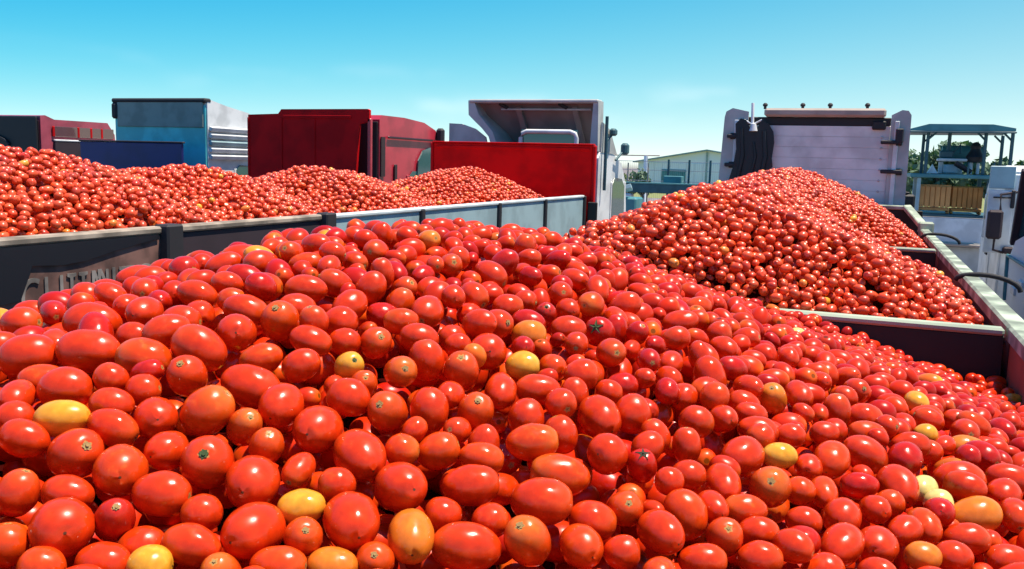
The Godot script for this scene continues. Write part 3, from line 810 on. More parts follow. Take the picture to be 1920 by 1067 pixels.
func trucks():
	var b: B
	# --- the tractor in front of our trailer
	var t := cab("tractor_cab", "pale grey tractor cab with black flap hanging left on its rear wall", -0.79, -13.55, 2.36, 3.62, 2.3, [Vector2(0, 0.9), Vector2(0, 3.5), Vector2(0.1, 3.62), Vector2(1.5, 3.62), Vector2(2.0, 3.1), Vector2(2.25, 2.0), Vector2(2.3, 0.9)], M.white, M.lilac, M.dark_glass)
	for i in 9:
		b = B.new()
		b.span(Vector3(-1.8, 2.2 + i * 0.15, -13.519), Vector3(0.22, 2.3485 + i * 0.15, -13.495), 0.003)
		obj("rear_slat", b, M.lilac, t)
	for s in [[-2.05, -1.7, -1.0], [0.22, 0.49, 1.0]]:
		b = B.new()
		var o := [Vector2(s[0], 1.3), Vector2(s[1], 1.3), Vector2(s[1], 3.74), Vector2(s[0] + 0.12, 3.79), Vector2(s[0] + 0.03, 3.74), Vector2(s[0], 3.66)] if s[2] < 0 else [Vector2(s[0], 1.3), Vector2(s[1], 1.3), Vector2(s[1] - 0.02, 3.7), Vector2(s[1] - 0.06, 3.76), Vector2(s[1] - 0.14, 3.77), Vector2(s[0], 3.7)]
		if s[2] < 0:
			o[0].x -= 0.08; o[5].x += 0.01
		b.prism(o, Vector3(0, 0, -13.44), Vector3(1, 0, 0), Vector3(0, 1, 0), Vector3(0, 0, -0.05))
		var f := obj("side_fairing", b, M.fairing, t)
		b = B.new()
		var xs: float = -1.86 if s[2] < 0 else 0.3
		b.span(Vector3(xs - 0.03, 2.3, -13.437), Vector3(xs + 0.03, 3.62, -13.415))
		obj("light_strip", b, M.white if s[2] < 0 else M.lilac, f)
	for p in [[-1.9, 3.385, 0.17], [-1.9, 2.97, 0.2], [0.24, 3.33, 0.27], [0.27, 2.93, 0.28]]:
		b = B.new()
		b.box(Vector3(p[0], p[1], -13.4), Vector3(p[2], 0.055, 0.04))
		b.box(Vector3(p[0] + (0.1 if p[0] > 0 else 0.0), p[1], -13.42), Vector3(0.08, 0.09, 0.03))
		obj("hinge", b, M.post, t)
	b = B.new()
	b.box(Vector3(0.34, 3.42, -13.4), Vector3(0.1, 0.2, 0.05), 0.03)
	obj("latch", b, M.post, t)
	b = B.new()
	b.span(Vector3(-1.48, 3.67, -13.75), Vector3(0.15, 3.79, -13.4), 0.03)
	obj("roof_beam", b, M.beige, t)
	b = B.new()
	b.span(Vector3(-1.75, 3.55, -13.53), Vector3(0.22, 3.668, -13.49), 0.02)
	b.span(Vector3(-0.02, 3.5, -13.49), Vector3(0.16, 3.62, -13.44), 0.02)
	obj("dark_recess", b, M.black, t)
	for x in [-1.48, -0.96, -0.59, -0.1]:
		b = B.new()
		b.tube([Vector3(x, 3.78, -13.5), Vector3(x, 3.82, -13.5)], 0.02)
		b.lathe([Vector2(0.0, 3.82), Vector2(0.032, 3.82), Vector2(0.036, 3.845), Vector2(0.02, 3.865), Vector2(0, 3.87)], Transform3D(Basis(), Vector3(x, 0, -13.5)), 12)
		obj("marker_lamp", b, M.post, t)
	b = B.new()     # black flap: ragged outline with folds
	var fl := [Vector2(-1.9, 2.3), Vector2(-1.5, 2.3), Vector2(-1.44, 2.62), Vector2(-1.41, 2.86), Vector2(-1.31, 2.95), Vector2(-1.33, 3.08), Vector2(-1.31, 3.3), Vector2(-1.33, 3.45), Vector2(-1.4, 3.56), Vector2(-1.5, 3.62), Vector2(-1.56, 3.5), Vector2(-1.66, 3.5), Vector2(-1.72, 3.62), Vector2(-1.8, 3.64), Vector2(-1.87, 3.56), Vector2(-1.84, 3.2), Vector2(-1.87, 2.95), Vector2(-1.93, 2.7)]
	b.prism(fl, Vector3(0, 0, -13.38), Vector3(1, 0, 0), Vector3(0, 1, 0), Vector3(0, 0, -0.03))
	for k in [[-1.78, 0.03, 3.5], [-1.6, 0.022, 3.3], [-1.46, 0.035, 3.46]]:
		b.tube([Vector3(k[0], k[2], -13.385), Vector3(k[0] + 0.04, 3.1, -13.375), Vector3(k[0] - 0.02, 2.7, -13.37), Vector3(k[0] - 0.05, 2.35, -13.385)], k[1])
	obj("flap", b, M.shade_and_flap, t)
	b = B.new()
	b.tube([Vector3(-1.63, 3.5, -13.4), Vector3(-1.64, 3.7, -13.42), Vector3(-1.65, 3.86, -13.45)], 0.022)
	b.lathe([Vector2(0, 3.45), Vector2(0.06, 3.46), Vector2(0.035, 3.56), Vector2(0.0, 3.58)], Transform3D(Basis(), Vector3(-1.61, 0, -13.36)), 10)
	b.tube([Vector3(-1.75, 3.62, -13.4), Vector3(-1.63, 3.55, -13.39), Vector3(-1.5, 3.62, -13.4)], 0.014)
	obj("air_line_mast", b, M.white, t)

	for k in [[-1.2, 0.02, M.black], [-1.05, 0.018, M.red], [-0.92, 0.018, M.blue]]:
		b = B.new()
		b.tube([Vector3(k[0], 2.75, -13.47), Vector3(k[0] + 0.03, 2.5, -13.42), Vector3(k[0] + 0.12, 2.3, -13.4), Vector3(k[0] + 0.2, 2.0, -13.45)], k[1])
		obj("air_hose", b, k[2], t)
	for x in [-1.72, 0.12]:
		for i in 8:
			b = B.new()
			b.lathe([Vector2(0.018, 0), Vector2(0.014, 0.01), Vector2(0.0, 0.013)], Transform3D(Basis(Vector3.RIGHT, PI / 2), Vector3(x, 2.35 + i * 0.15, -13.495)), 8)
			obj("bolt", b, M.metal, t)

	# --- the low cab with the roof deflector before the left trailer
	t = cab("deflector_cab", "low white cab carrying a tall grey roof deflector above the red headboard", -5.29, -14.0, 2.38, 3.12, 1.95, [Vector2(0, 0.9), Vector2(0, 3.02), Vector2(0.1, 3.12), Vector2(0.9, 3.1), Vector2(1.45, 2.95), Vector2(1.8, 2.6), Vector2(1.93, 2.0), Vector2(1.95, 0.9)], M.white, M.warm_grey, M.glass, false)
	b = B.new()      # hollow deflector seen from behind: inner sheet, top and side walls
	b.face([Vector3(-6.36, 3.92, -14.2), Vector3(-4.2, 3.92, -14.2), Vector3(-4.2, 3.1, -15.0), Vector3(-6.0, 3.1, -15.0)], Vector3(0, 0, 1))
	b.face([Vector3(-6.36, 3.94, -14.22), Vector3(-4.2, 3.94, -14.22), Vector3(-4.2, 3.1, -15.06), Vector3(-6.0, 3.1, -15.06)], Vector3(0, 0, -1))
	var dfl := obj("roof_deflector", b, M.warm_grey, t)
	b = B.new()
	b.span(Vector3(-6.42, 3.9, -14.25), Vector3(-4.14, 3.96, -13.98), 0.02)
	b.prism([Vector2(-6.44, 3.94), Vector2(-6.43, 3.7), Vector2(-6.32, 3.6), Vector2(-6.18, 3.48), Vector2(-6.05, 3.34), Vector2(-5.98, 3.13), Vector2(-5.86, 3.13), Vector2(-5.98, 3.42), Vector2(-6.24, 3.7), Vector2(-6.34, 3.94)], Vector3(0, 0, -15.06), Vector3(1, 0, 0), Vector3(0, 1, 0), Vector3(0, 0, 1.06))
	b.prism([Vector2(-4.14, 3.94), Vector2(-4.22, 3.94), Vector2(-4.26, 3.13), Vector2(-4.12, 3.13)], Vector3(0, 0, -14.3), Vector3(1, 0, 0), Vector3(0, 1, 0), Vector3(0, 0, 0.3))
	obj("rim", b, M.fairing, dfl)
	for x in [-5.6, -4.6]:
		b = B.new()
		b.bar(Vector3(x, 3.84, -14.18), Vector3(x, 3.15, -14.82), 0.1, 0.06)
		obj("rib", b, M.warm_grey, dfl)
	for x in [-5.83, -4.77]:
		b = B.new()
		b.bar(Vector3(x - 0.08, 3.9, -14.1), Vector3(x + 0.05, 3.82, -14.18), 0.06, 0.05)
		obj("bracket", b, M.post, dfl)
	b = B.new()
	b.span(Vector3(-5.9, 3.79, -14.24), Vector3(-4.3, 3.82, -14.15))
	obj("stiffener", b, M.fairing, dfl)
	b = B.new()
	b.span(Vector3(-5.42, 2.7, -13.93), Vector3(-4.44, 3.46, -13.91), 0.006)
	var wn := obj("rear_window", b, M.glass, t)
	b = B.new()
	var fr := []
	for p in [[-5.42, 2.75], [-5.42, 3.33], [-5.39, 3.4], [-5.32, 3.43], [-4.56, 3.43], [-4.48, 3.4], [-4.45, 3.33], [-4.45, 2.75]]:
		fr.append(Vector3(p[0], p[1], -13.89))
	b.tube(fr, 0.038)
	obj("window_frame", b, M.white, wn)
	b = B.new()
	b.prism([Vector2(-6.84, 2.9), Vector2(-6.84, 3.56), Vector2(-6.6, 3.55), Vector2(-6.35, 3.47), Vector2(-6.15, 3.33), Vector2(-6.05, 2.9)], Vector3(0, 0, -14.1), Vector3(1, 0, 0), Vector3(0, 1, 0), Vector3(0, 0, -0.05))
	obj("side_vane", b, M.fairing, t)
	b = B.new()
	b.tube([Vector3(-4.04, 2.5, -14.2), Vector3(-4.04, 3.7, -14.2)], 0.028)
	obj("stack_pipe", b, M.teal_dark, t)
	b = B.new()
	b.box(Vector3(-4.02, 3.46, -14.55), Vector3(0.1, 0.12, 0.2), 0.03)
	b.tube([Vector3(-4.1, 3.3, -14.4), Vector3(-4.02, 3.44, -14.55)], 0.02)
	obj("work_lamp", b, M.teal_dark, t)
	b = B.new()
	b.box(Vector3(-3.98, 3.2, -15.2), Vector3(0.12, 0.2, 0.2), 0.04)
	b.tube([Vector3(-4.06, 3.0, -14.9), Vector3(-3.98, 3.2, -15.2)], 0.02)
	obj("mirror", b, M.teal_dark, t)
	b = B.new()
	b.prism([Vector2(0.1, 3.12), Vector2(0.15, 3.6), Vector2(0.6, 3.5), Vector2(1.1, 3.1)], Vector3(-4.12, 0, -14.0), Vector3(0, 0, -1), Vector3(0, 1, 0), Vector3(0.03, 0, 0))
	obj("side_wing", b, M.fairing, t)

	# --- the red truck
	t = cab("red_cab", "dark red cab with arched side window and dark rear gap", -9.33, -13.85, 2.5, 3.68, 2.45, [Vector2(0, 0.9), Vector2(0, 3.6), Vector2(0.08, 3.68), Vector2(0.9, 3.68), Vector2(1.7, 3.63), Vector2(2.2, 3.5), Vector2(2.42, 3.2), Vector2(2.5, 2.2), Vector2(2.5, 0.9)], M.cab_red, M.black, M.glass, false)  # rear wall black: the shade of the open gap put into its colour
	b = B.new()
	b.prism([Vector2(1.3, 2.0), Vector2(2.3, 2.0), Vector2(2.28, 2.9), Vector2(2.15, 3.08), Vector2(1.9, 3.16), Vector2(1.6, 3.1), Vector2(1.4, 2.9)], Vector3(-8.06, 0, -13.85), Vector3(0, 0, -1), Vector3(0, 1, 0), Vector3(0.025, 0, 0))
	obj("side_window", b, M.glass, t)
	b = B.new()
	b.span(Vector3(-8.065, 3.28, -14.1), Vector3(-8.03, 3.32, -16.0))
	b.span(Vector3(-8.07, 2.5, -14.35), Vector3(-8.045, 2.82, -14.45))
	obj("dark_strip", b, M.dark_red, t)  # two dark red strips on the cab side
	b = B.new()
	b.prism([Vector2(0.02, 3.3), Vector2(0.02, 2.6), Vector2(0.16, 2.6), Vector2(0.16, 3.3)], Vector3(-8.07, 0, -13.85), Vector3(0, 0, -1), Vector3(0, 1, 0), Vector3(0.02, 0, 0))
	obj("vent", b, M.dark_red, t)
	b = B.new()
	b.box(Vector3(-8.0, 3.35, -16.1), Vector3(0.16, 0.4, 0.14), 0.05)
	obj("mirror", b, M.post, t)
	t = thing("red_headboard_trailer", "trailer with a tall stepped dark red headboard left of the red cab", "trailer", Vector3(-9.35, 0, -8), "tomato trailers side by side in the yard")
	b = B.new()
	b.prism([Vector2(-10.63, 1.2), Vector2(-8.45, 1.2), Vector2(-8.28, 3.5), Vector2(-8.08, 3.55), Vector2(-8.08, 3.74), Vector2(-8.12, 3.76), Vector2(-9.9, 3.75), Vector2(-9.97, 3.67), Vector2(-10.63, 3.65)], Vector3(0, 0, -13.5), Vector3(1, 0, 0), Vector3(0, 1, 0), Vector3(0, 0, -0.06))
	obj("headboard", b, M.maroon, t)
	b = B.new()
	b.span(Vector3(-8.12, 1.2, -13.57), Vector3(-8.05, 3.6, -13.5))
	obj("corner_post", b, M.cab_red, t)
	for x in [-10.62, -9.9, -9.2]:
		b = B.new()
		b.span(Vector3(x - 0.02, 1.3, -13.498), Vector3(x + 0.02, 3.6, -13.485), 0.004)
		obj("seam_strip", b, M.maroon, t)
	for y in [2.0, 3.62]:
		b = B.new()
		b.span(Vector3(-9.85, y - 0.025, -13.498), Vector3(-8.45, y + 0.025, -13.482), 0.004)
		obj("stiffener", b, M.maroon, t)
	trailer_box(t, -10.6, -8.1, 2.3, M.maroon)

	# --- teal and white truck
	t = cab("teal_cab", "teal cab with white louvred side and dark rear glazing behind a blue headboard", -13.62, -14.5, 2.42, 4.0, 1.9, [Vector2(0, 0.9), Vector2(0, 3.94), Vector2(0.06, 4.0), Vector2(0.6, 3.9), Vector2(1.3, 3.8), Vector2(1.75, 3.4), Vector2(1.9, 2.4), Vector2(1.9, 0.9)], M.white, M.teal, M.glass)
	b = B.new()
	b.span(Vector3(-14.72, 3.44, -14.47), Vector3(-12.48, 3.95, -14.44), 0.02)
	obj("rear_glazing", b, M.fairing_dark, t)
	b = B.new()
	b.span(Vector3(-14.86, 3.93, -14.62), Vector3(-12.4, 4.02, -14.42), 0.03)
	obj("roof_edge", b, M.post, t)
	b = B.new()
	b.span(Vector3(-14.86, 3.6, -14.62), Vector3(-14.7, 3.93, -14.4), 0.04)
	obj("roof_corner", b, M.post, t)
	for i in 5:
		b = B.new()
		b.box(Vector3(-12.37, 3.42 - i * 0.14, -15.15), Vector3(0.08, 0.09, 1.25), 0.01, Basis(Vector3.BACK, -0.4))
		obj("louvre", b, M.white if i != 2 else M.steel_blue, t)
	t = thing("blue_headboard_trailer", "trailer showing only its plain dark blue headboard in front of the teal cab", "trailer", Vector3(-13.57, 0, -8), "tomato trailers side by side in the yard")
	b = B.new()
	b.span(Vector3(-14.87, 1.2, -13.66), Vector3(-12.27, 3.1, -13.6), 0.012)
	var hb := obj("headboard", b, M.blue, t)
	b = B.new()
	b.span(Vector3(-14.9, 3.101, -13.67), Vector3(-12.24, 3.135, -13.59))
	obj("headboard_frame", b, M.navy, hb)
	trailer_box(t, -14.85, -12.3, 2.25, M.blue)

	# --- darkest red cab at the left edge
	t = cab("maroon_cab", "dark maroon cab with pink lit roof edge and brown side windows at left", -17.65, -14.0, 2.5, 3.64, 2.1, [Vector2(0, 0.9), Vector2(0, 3.62), Vector2(0.12, 3.64), Vector2(0.35, 3.56), Vector2(1.8, 3.56), Vector2(2.0, 3.3), Vector2(2.1, 2.2), Vector2(2.1, 0.9)], M.pink_red, M.dark_red, M.brown_glass)
	b = B.new()
	b.span(Vector3(-16.395, 3.2, -14.32), Vector3(-16.37, 3.42, -15.95), 0.008)
	var sw := obj("side_window", b, M.brown_glass, t)
	for z in [-14.3, -14.95, -15.3, -15.6]:
		b = B.new()
		b.span(Vector3(-16.39, 3.2, z - 0.03), Vector3(-16.36, 3.42, z + 0.03))
		obj("window_post", b, M.maroon, sw)
	b = B.new()
	b.span(Vector3(-16.395, 3.1, -14.3), Vector3(-16.33, 3.14, -16.0))
	obj("trim_strip", b, M.white, t)
	b = B.new()
	b.span(Vector3(-16.395, 2.2, -14.3), Vector3(-16.34, 3.09, -16.0))
	obj("lower_side", b, M.navy, t)
	b = B.new()
	b.span(Vector3(-18.8, 2.4, -13.95), Vector3(-16.42, 3.6, -13.9))
	b.tube([Vector3(-17.6, 3.2, -13.88), Vector3(-17.3, 3.1, -13.86), Vector3(-17.2, 3.0, -13.88)], 0.03)
	obj("rear_cover", b, M.black, t)

	# --- white truck and van at the right edge
	t = cab("white_cab", "white truck cab with a long black mirror beside the platform", 2.95, -14.0, 2.4, 3.06, 2.2, [Vector2(0, 0.9), Vector2(0, 2.98), Vector2(0.08, 3.06), Vector2(1.4, 3.06), Vector2(2.0, 2.7), Vector2(2.18, 1.9), Vector2(2.2, 0.9)], M.white, M.white, M.glass, false)
	b = B.new()
	b.span(Vector3(1.545, 1.85, -13.96), Vector3(1.86, 2.72, -13.93), 0.02)
	obj("corner_panel", b, M.white, t)
	b = B.new()
	b.span(Vector3(1.545, 2.74, -13.96), Vector3(1.86, 3.05, -13.93), 0.02)
	obj("upper_panel", b, M.steel_blue, t)
	b = B.new()
	b.box(Vector3(1.645, 2.25, -13.8), Vector3(0.19, 0.4, 0.1), 0.06)
	b.tube([Vector3(1.7, 2.44, -13.8), Vector3(1.69, 2.66, -13.83), Vector3(1.9, 2.7, -13.93)], 0.018)
	b.tube([Vector3(1.66, 2.05, -13.8), Vector3(1.66, 1.9, -13.83), Vector3(1.8, 1.86, -13.93)], 0.016)
	b.box(Vector3(1.85, 1.9, -13.88), Vector3(0.14, 0.1, 0.08), 0.03)
	obj("mirror", b, M.navy, t)
	b = B.new()
	b.box(Vector3(1.85, 2.6, -13.9), Vector3(0.05, 0.25, 0.04))
	b.box(Vector3(1.72, 2.62, -13.91), Vector3(0.22, 0.02, 0.03))
	obj("grab_handle", b, M.post, t)

	t = thing("pale_van", "pale teal van seen edge on at the right border with dark pillar", "van", Vector3(2.75, 0, -11))
	b = B.new()
	b.prism([Vector2(-1.0, 0.55), Vector2(2.4, 0.55), Vector2(2.55, 1.2), Vector2(2.45, 1.75), Vector2(1.9, 2.1), Vector2(1.3, 2.2), Vector2(-1.0, 2.2)], Vector3(1.78, 0, -10.9), Vector3(0, 0, -1), Vector3(0, 1, 0), Vector3(1.9, 0, 0))
	obj("body", b, M.building, t)
	b = B.new()
	b.prism([Vector2(-0.9, 2.2), Vector2(1.3, 2.2), Vector2(1.9, 2.1), Vector2(2.2, 2.45), Vector2(1.7, 3.0), Vector2(-0.9, 3.05)], Vector3(1.82, 0, -10.9), Vector3(0, 0, -1), Vector3(0, 1, 0), Vector3(1.82, 0, 0))
	obj("window_band", b, M.glass, t)
	b = B.new()
	b.bar(Vector3(1.8, 2.05, -12.95), Vector3(1.8, 3.0, -12.6), 0.12, 0.1)
	obj("pillar", b, M.navy, t)
	b = B.new()
	b.bar(Vector3(1.765, 1.88, -13.2), Vector3(1.765, 1.86, -9.0), 0.05, 0.04)
	b.bar(Vector3(1.765, 1.88, -13.2), Vector3(1.765, 1.3, -13.1), 0.05, 0.04)
	obj("door_trim", b, M.teal_mid, t)
	for k in 3:
		b = B.new()
		b.box(Vector3(1.77, 1.5 + 0.13 * (k % 2), -12.5 + k * 0.5), Vector3(0.03, 0.1, 0.3))
		obj("door_plate", b, M.white, t)
	for z in [-12.6, -10.6]:
		for x in [1.9, 3.55]:
			wheel(t, Vector3(x, 0.42, z), 0.42, 0.24)

func trailer_box(t: Node3D, xa: float, xb: float, top: float, m: Material):
	var b := B.new()
	b.span(Vector3(xa, 1.1, -3.0), Vector3(xb, 1.18, -13.4))
	obj("floor", b, M.dark_wall, t)
	for x in [xa, xb]:
		b = B.new()
		b.span(Vector3(x - 0.03, 1.19, -3.0), Vector3(x + 0.03, top, -13.4))
		obj("side_wall", b, m, t)
		for z in [-4.5, -5.9, -11.5]:
			wheel(t, Vector3(x + (0.25 if x == xa else -0.25), 0.5, z), 0.5, 0.34)
	b = B.new()
	b.span(Vector3((xa + xb) * 0.5 - 0.5, 0.7, -3.2), Vector3((xa + xb) * 0.5 + 0.5, 1.09, -13.2))
	obj("chassis", b, M.black, t)

# ---------------------------------------------------------------- the two-level platform on the right
func platform():
	var t := thing("platform", "two level teal steel platform with a canopy and machinery on its deck", "platform", Vector3(1.8, 0, -22.5))
	var b := B.new()
	b.span(Vector3(1.0, 1.42, -22.05), Vector3(2.6, 1.97, -22.0), 0.02)
	obj("lower_panel", b, M.white, t)
	b = B.new()
	b.span(Vector3(1.0, 1.34, -22.06), Vector3(2.75, 1.41, -21.9), 0.02)
	obj("ledge", b, M.beige, t)
	b = B.new()
	b.span(Vector3(1.02, 0.5, -24.0), Vector3(2.58, 1.33, -22.1), 0.02)
	obj("base", b, M.fairing, t)
	b = B.new()
	b.span(Vector3(1.0, 1.98, -24.0), Vector3(2.6, 2.04, -21.98), 0.015)
	obj("lower_deck", b, M.teal_dark, t)
	for x in [1.04, 2.44]:
		for z in [-22.05, -23.9]:
			b = B.new()
			b.span(Vector3(x - 0.04, 2.041, z - 0.04), Vector3(x + 0.04, 2.84, z + 0.04))
			obj("post", b, M.steel_blue if x < 2 else M.teal_dark, t)
	b = B.new()
	b.span(Vector3(0.85, 2.841, -24.1), Vector3(2.55, 2.93, -21.95), 0.015)
	obj("upper_deck", b, M.teal_mid, t)
	for p in [[1.15, -22.1], [2.3, -22.1], [2.84, -22.3], [1.15, -23.9], [2.84, -23.9]]:
		b = B.new()
		var lowest := 2.931 if p[0] < 2.5 else 0.0
		b.span(Vector3(p[0] - 0.035, lowest, p[1] - 0.035), Vector3(p[0] + 0.035, 3.87, p[1] + 0.035))
		b.bar(Vector3(p[0], 3.68, p[1]), Vector3(p[0] + (0.18 if p[0] < 2 else -0.18), 3.86, p[1]), 0.04, 0.04)
		obj("canopy_post", b, M.teal_dark, t)
	for x in [1.15, 2.0, 2.5]:
		b = B.new()
		b.span(Vector3(x - 0.02, 2.931, -21.99), Vector3(x + 0.02, 3.2, -21.96))
		obj("guard_post", b, M.teal_dark, t)
	b = B.new()
	b.prism([Vector2(0.76, 3.86), Vector2(2.84, 3.88), Vector2(2.84, 3.94), Vector2(2.4, 4.02), Vector2(1.14, 4.02), Vector2(0.76, 3.91)], Vector3(0, 0, -24.2), Vector3(1, 0, 0), Vector3(0, 1, 0), Vector3(0, 0, 2.3))
	var cp := obj("canopy", b, M.teal_mid, t)
	b = B.new()
	b.span(Vector3(0.76, 3.83, -21.93), Vector3(2.86, 3.87, -21.88))
	obj("front_edge", b, M.teal_dark, cp)
	# machinery
	b = B.new()
	b.span(Vector3(1.4, 3.22, -22.9), Vector3(2.0, 3.28, -22.3), 0.02)
	b.span(Vector3(1.45, 2.94, -22.8), Vector3(1.55, 3.21, -22.7)).span(Vector3(1.85, 2.94, -22.8), Vector3(1.95, 3.21, -22.7))
	obj("sorting_table", b, M.white, t)
	b = B.new()
	b.lathe([Vector2(0.0, -0.45), Vector2(0.16, -0.42), Vector2(0.18, 0), Vector2(0.16, 0.42), Vector2(0.0, 0.45)], Transform3D(Basis(Vector3.BACK, PI / 2), Vector3(1.95, 3.42, -23.2)), 16)
	obj("tank", b, M.teal_mid, t)
	b = B.new()
	b.span(Vector3(1.44, 3.29, -22.75), Vector3(1.72, 3.46, -22.4), 0.03)
	b.tube([Vector3(1.62, 3.4, -22.6), Vector3(1.62, 3.88, -22.6)], 0.04)
	b.tube([Vector3(1.7, 3.4, -22.5), Vector3(1.85, 3.6, -22.5), Vector3(1.85, 3.4, -22.4)], 0.02)
	obj("gear_motor", b, M.teal_dark, t)
	b = B.new()
	b.lathe([Vector2(0.0, 3.2), Vector2(0.17, 3.22), Vector2(0.19, 3.32), Vector2(0.12, 3.44), Vector2(0.1, 3.5), Vector2(0.11, 3.56), Vector2(0.06, 3.64), Vector2(0, 3.66)], Transform3D(Basis(), Vector3(2.15, 0, -22.4)), 14)
	obj("blower", b, M.black, t)
	b = B.new()
	b.span(Vector3(2.06, 2.94, -22.46), Vector3(2.12, 3.2, -22.38)).span(Vector3(2.2, 2.94, -22.46), Vector3(2.26, 3.2, -22.38))
	obj("blower_stand", b, M.white, t)
	b = B.new()
	b.prism([Vector2(1.2, 2.94), Vector2(1.42, 2.94), Vector2(1.3, 3.14)], Vector3(0, 0, -22.5), Vector3(1, 0, 0), Vector3(0, 1, 0), Vector3(0, 0, 0.25))
	obj("chute", b, M.white, t)
	b = B.new()
	b.bar(Vector3(1.75, 3.18, -22.2), Vector3(2.08, 2.98, -22.2), 0.07, 0.2)
	obj("conveyor", b, M.post, t)
	b = B.new()
	b.span(Vector3(1.55, 2.94, -23.3), Vector3(1.85, 3.15, -22.4), 0.03)
	obj("gearbox", b, M.steel_blue, t)
	for c in [[1.08, 1.72, M.orange_wood, "orange slatted crate standing on the platform's lower deck, left one", 2.66], [1.745, 2.36, M.dark_wood, "dark brown slatted crate on the platform's lower deck, right one", 2.64]]:
		var k := thing("crate", c[3], "crate", Vector3((c[0] + c[1]) * 0.5, 2.05, -22.4), "wooden crates on the platform")
		var n := 6
		var w: float = (c[1] - c[0]) / n
		for i in n:
			for z in [-22.15, -22.75]:
				b = B.new()
				b.box(Vector3(c[0] + (i + 0.5) * w, 2.42, z), Vector3(w * 0.86, 0.46, 0.025), 0.006)
				obj("slat", b, c[2], k)
		b = B.new()
		for y in [2.14, c[4]]:
			b.span(Vector3(c[0], y - 0.03, -22.72), Vector3(c[1], y + 0.03, -22.18), 0.01)
		b.span(Vector3(c[0], 2.05, -22.7), Vector3(c[0] + 0.05, 2.1, -22.2)).span(Vector3(c[1] - 0.05, 2.05, -22.7), Vector3(c[1], 2.1, -22.2))
		obj("frame", b, c[2], k)

# ---------------------------------------------------------------- what lies behind
func foliage(parent: Node, c: Vector3, rad: Vector3, n: int, size: float, m: Material, sd: int, called := "crown"):
	var rng := RandomNumberGenerator.new()
	rng.seed = sd
	var st := B.new()
	var clumps := []
	for i in 14:
		var d := Vector3(rng.randfn(), rng.randfn(), rng.randfn()).normalized()
		clumps.append([c + d * rad * rng.randf_range(0.25, 0.85), rng.randf_range(0.25, 0.5)])
	for i in n:
		var cl: Array = clumps[rng.randi() % clumps.size()]
		var d := Vector3(rng.randfn(), rng.randfn(), rng.randfn()).normalized()
		var p: Vector3 = cl[0] + d * rad * cl[1] * rng.randf_range(0.5, 1.0)
		var a := Vector3(rng.randfn(), rng.randfn(), rng.randfn()).normalized() * size
		var e := d.cross(a).normalized() * size * 0.6
		st.face([p - a, p + e, p + a, p - e], (d + Vector3(0, 0.6, 0)).normalized())
	obj(called, st, m, parent)

func tree(label: String, at: Vector3, h: float, w: float, m: Material, sd: int, n := 900, called := "tree"):
	var t := thing(called, label, "tree" if called == "tree" else "bush", at, "trees beyond the yard")
	var b := B.new()
	b.tube([at, at + Vector3(0.1, h * 0.3, 0), at + Vector3(0.0, h * 0.6, 0.1)], 0.035 * h)
	b.tube([at + Vector3(0.05, h * 0.3, 0), at + Vector3(w * 0.25, h * 0.65, 0)], 0.018 * h)
	b.tube([at + Vector3(0.05, h * 0.35, 0), at + Vector3(-w * 0.25, h * 0.7, 0.2)], 0.018 * h)
	obj("trunk", b, M.bark, t)
	foliage(t, at + Vector3(0, h * 0.58, 0), Vector3(w * 0.5, h * 0.45, w * 0.5), n, 0.07 * h, m, sd)

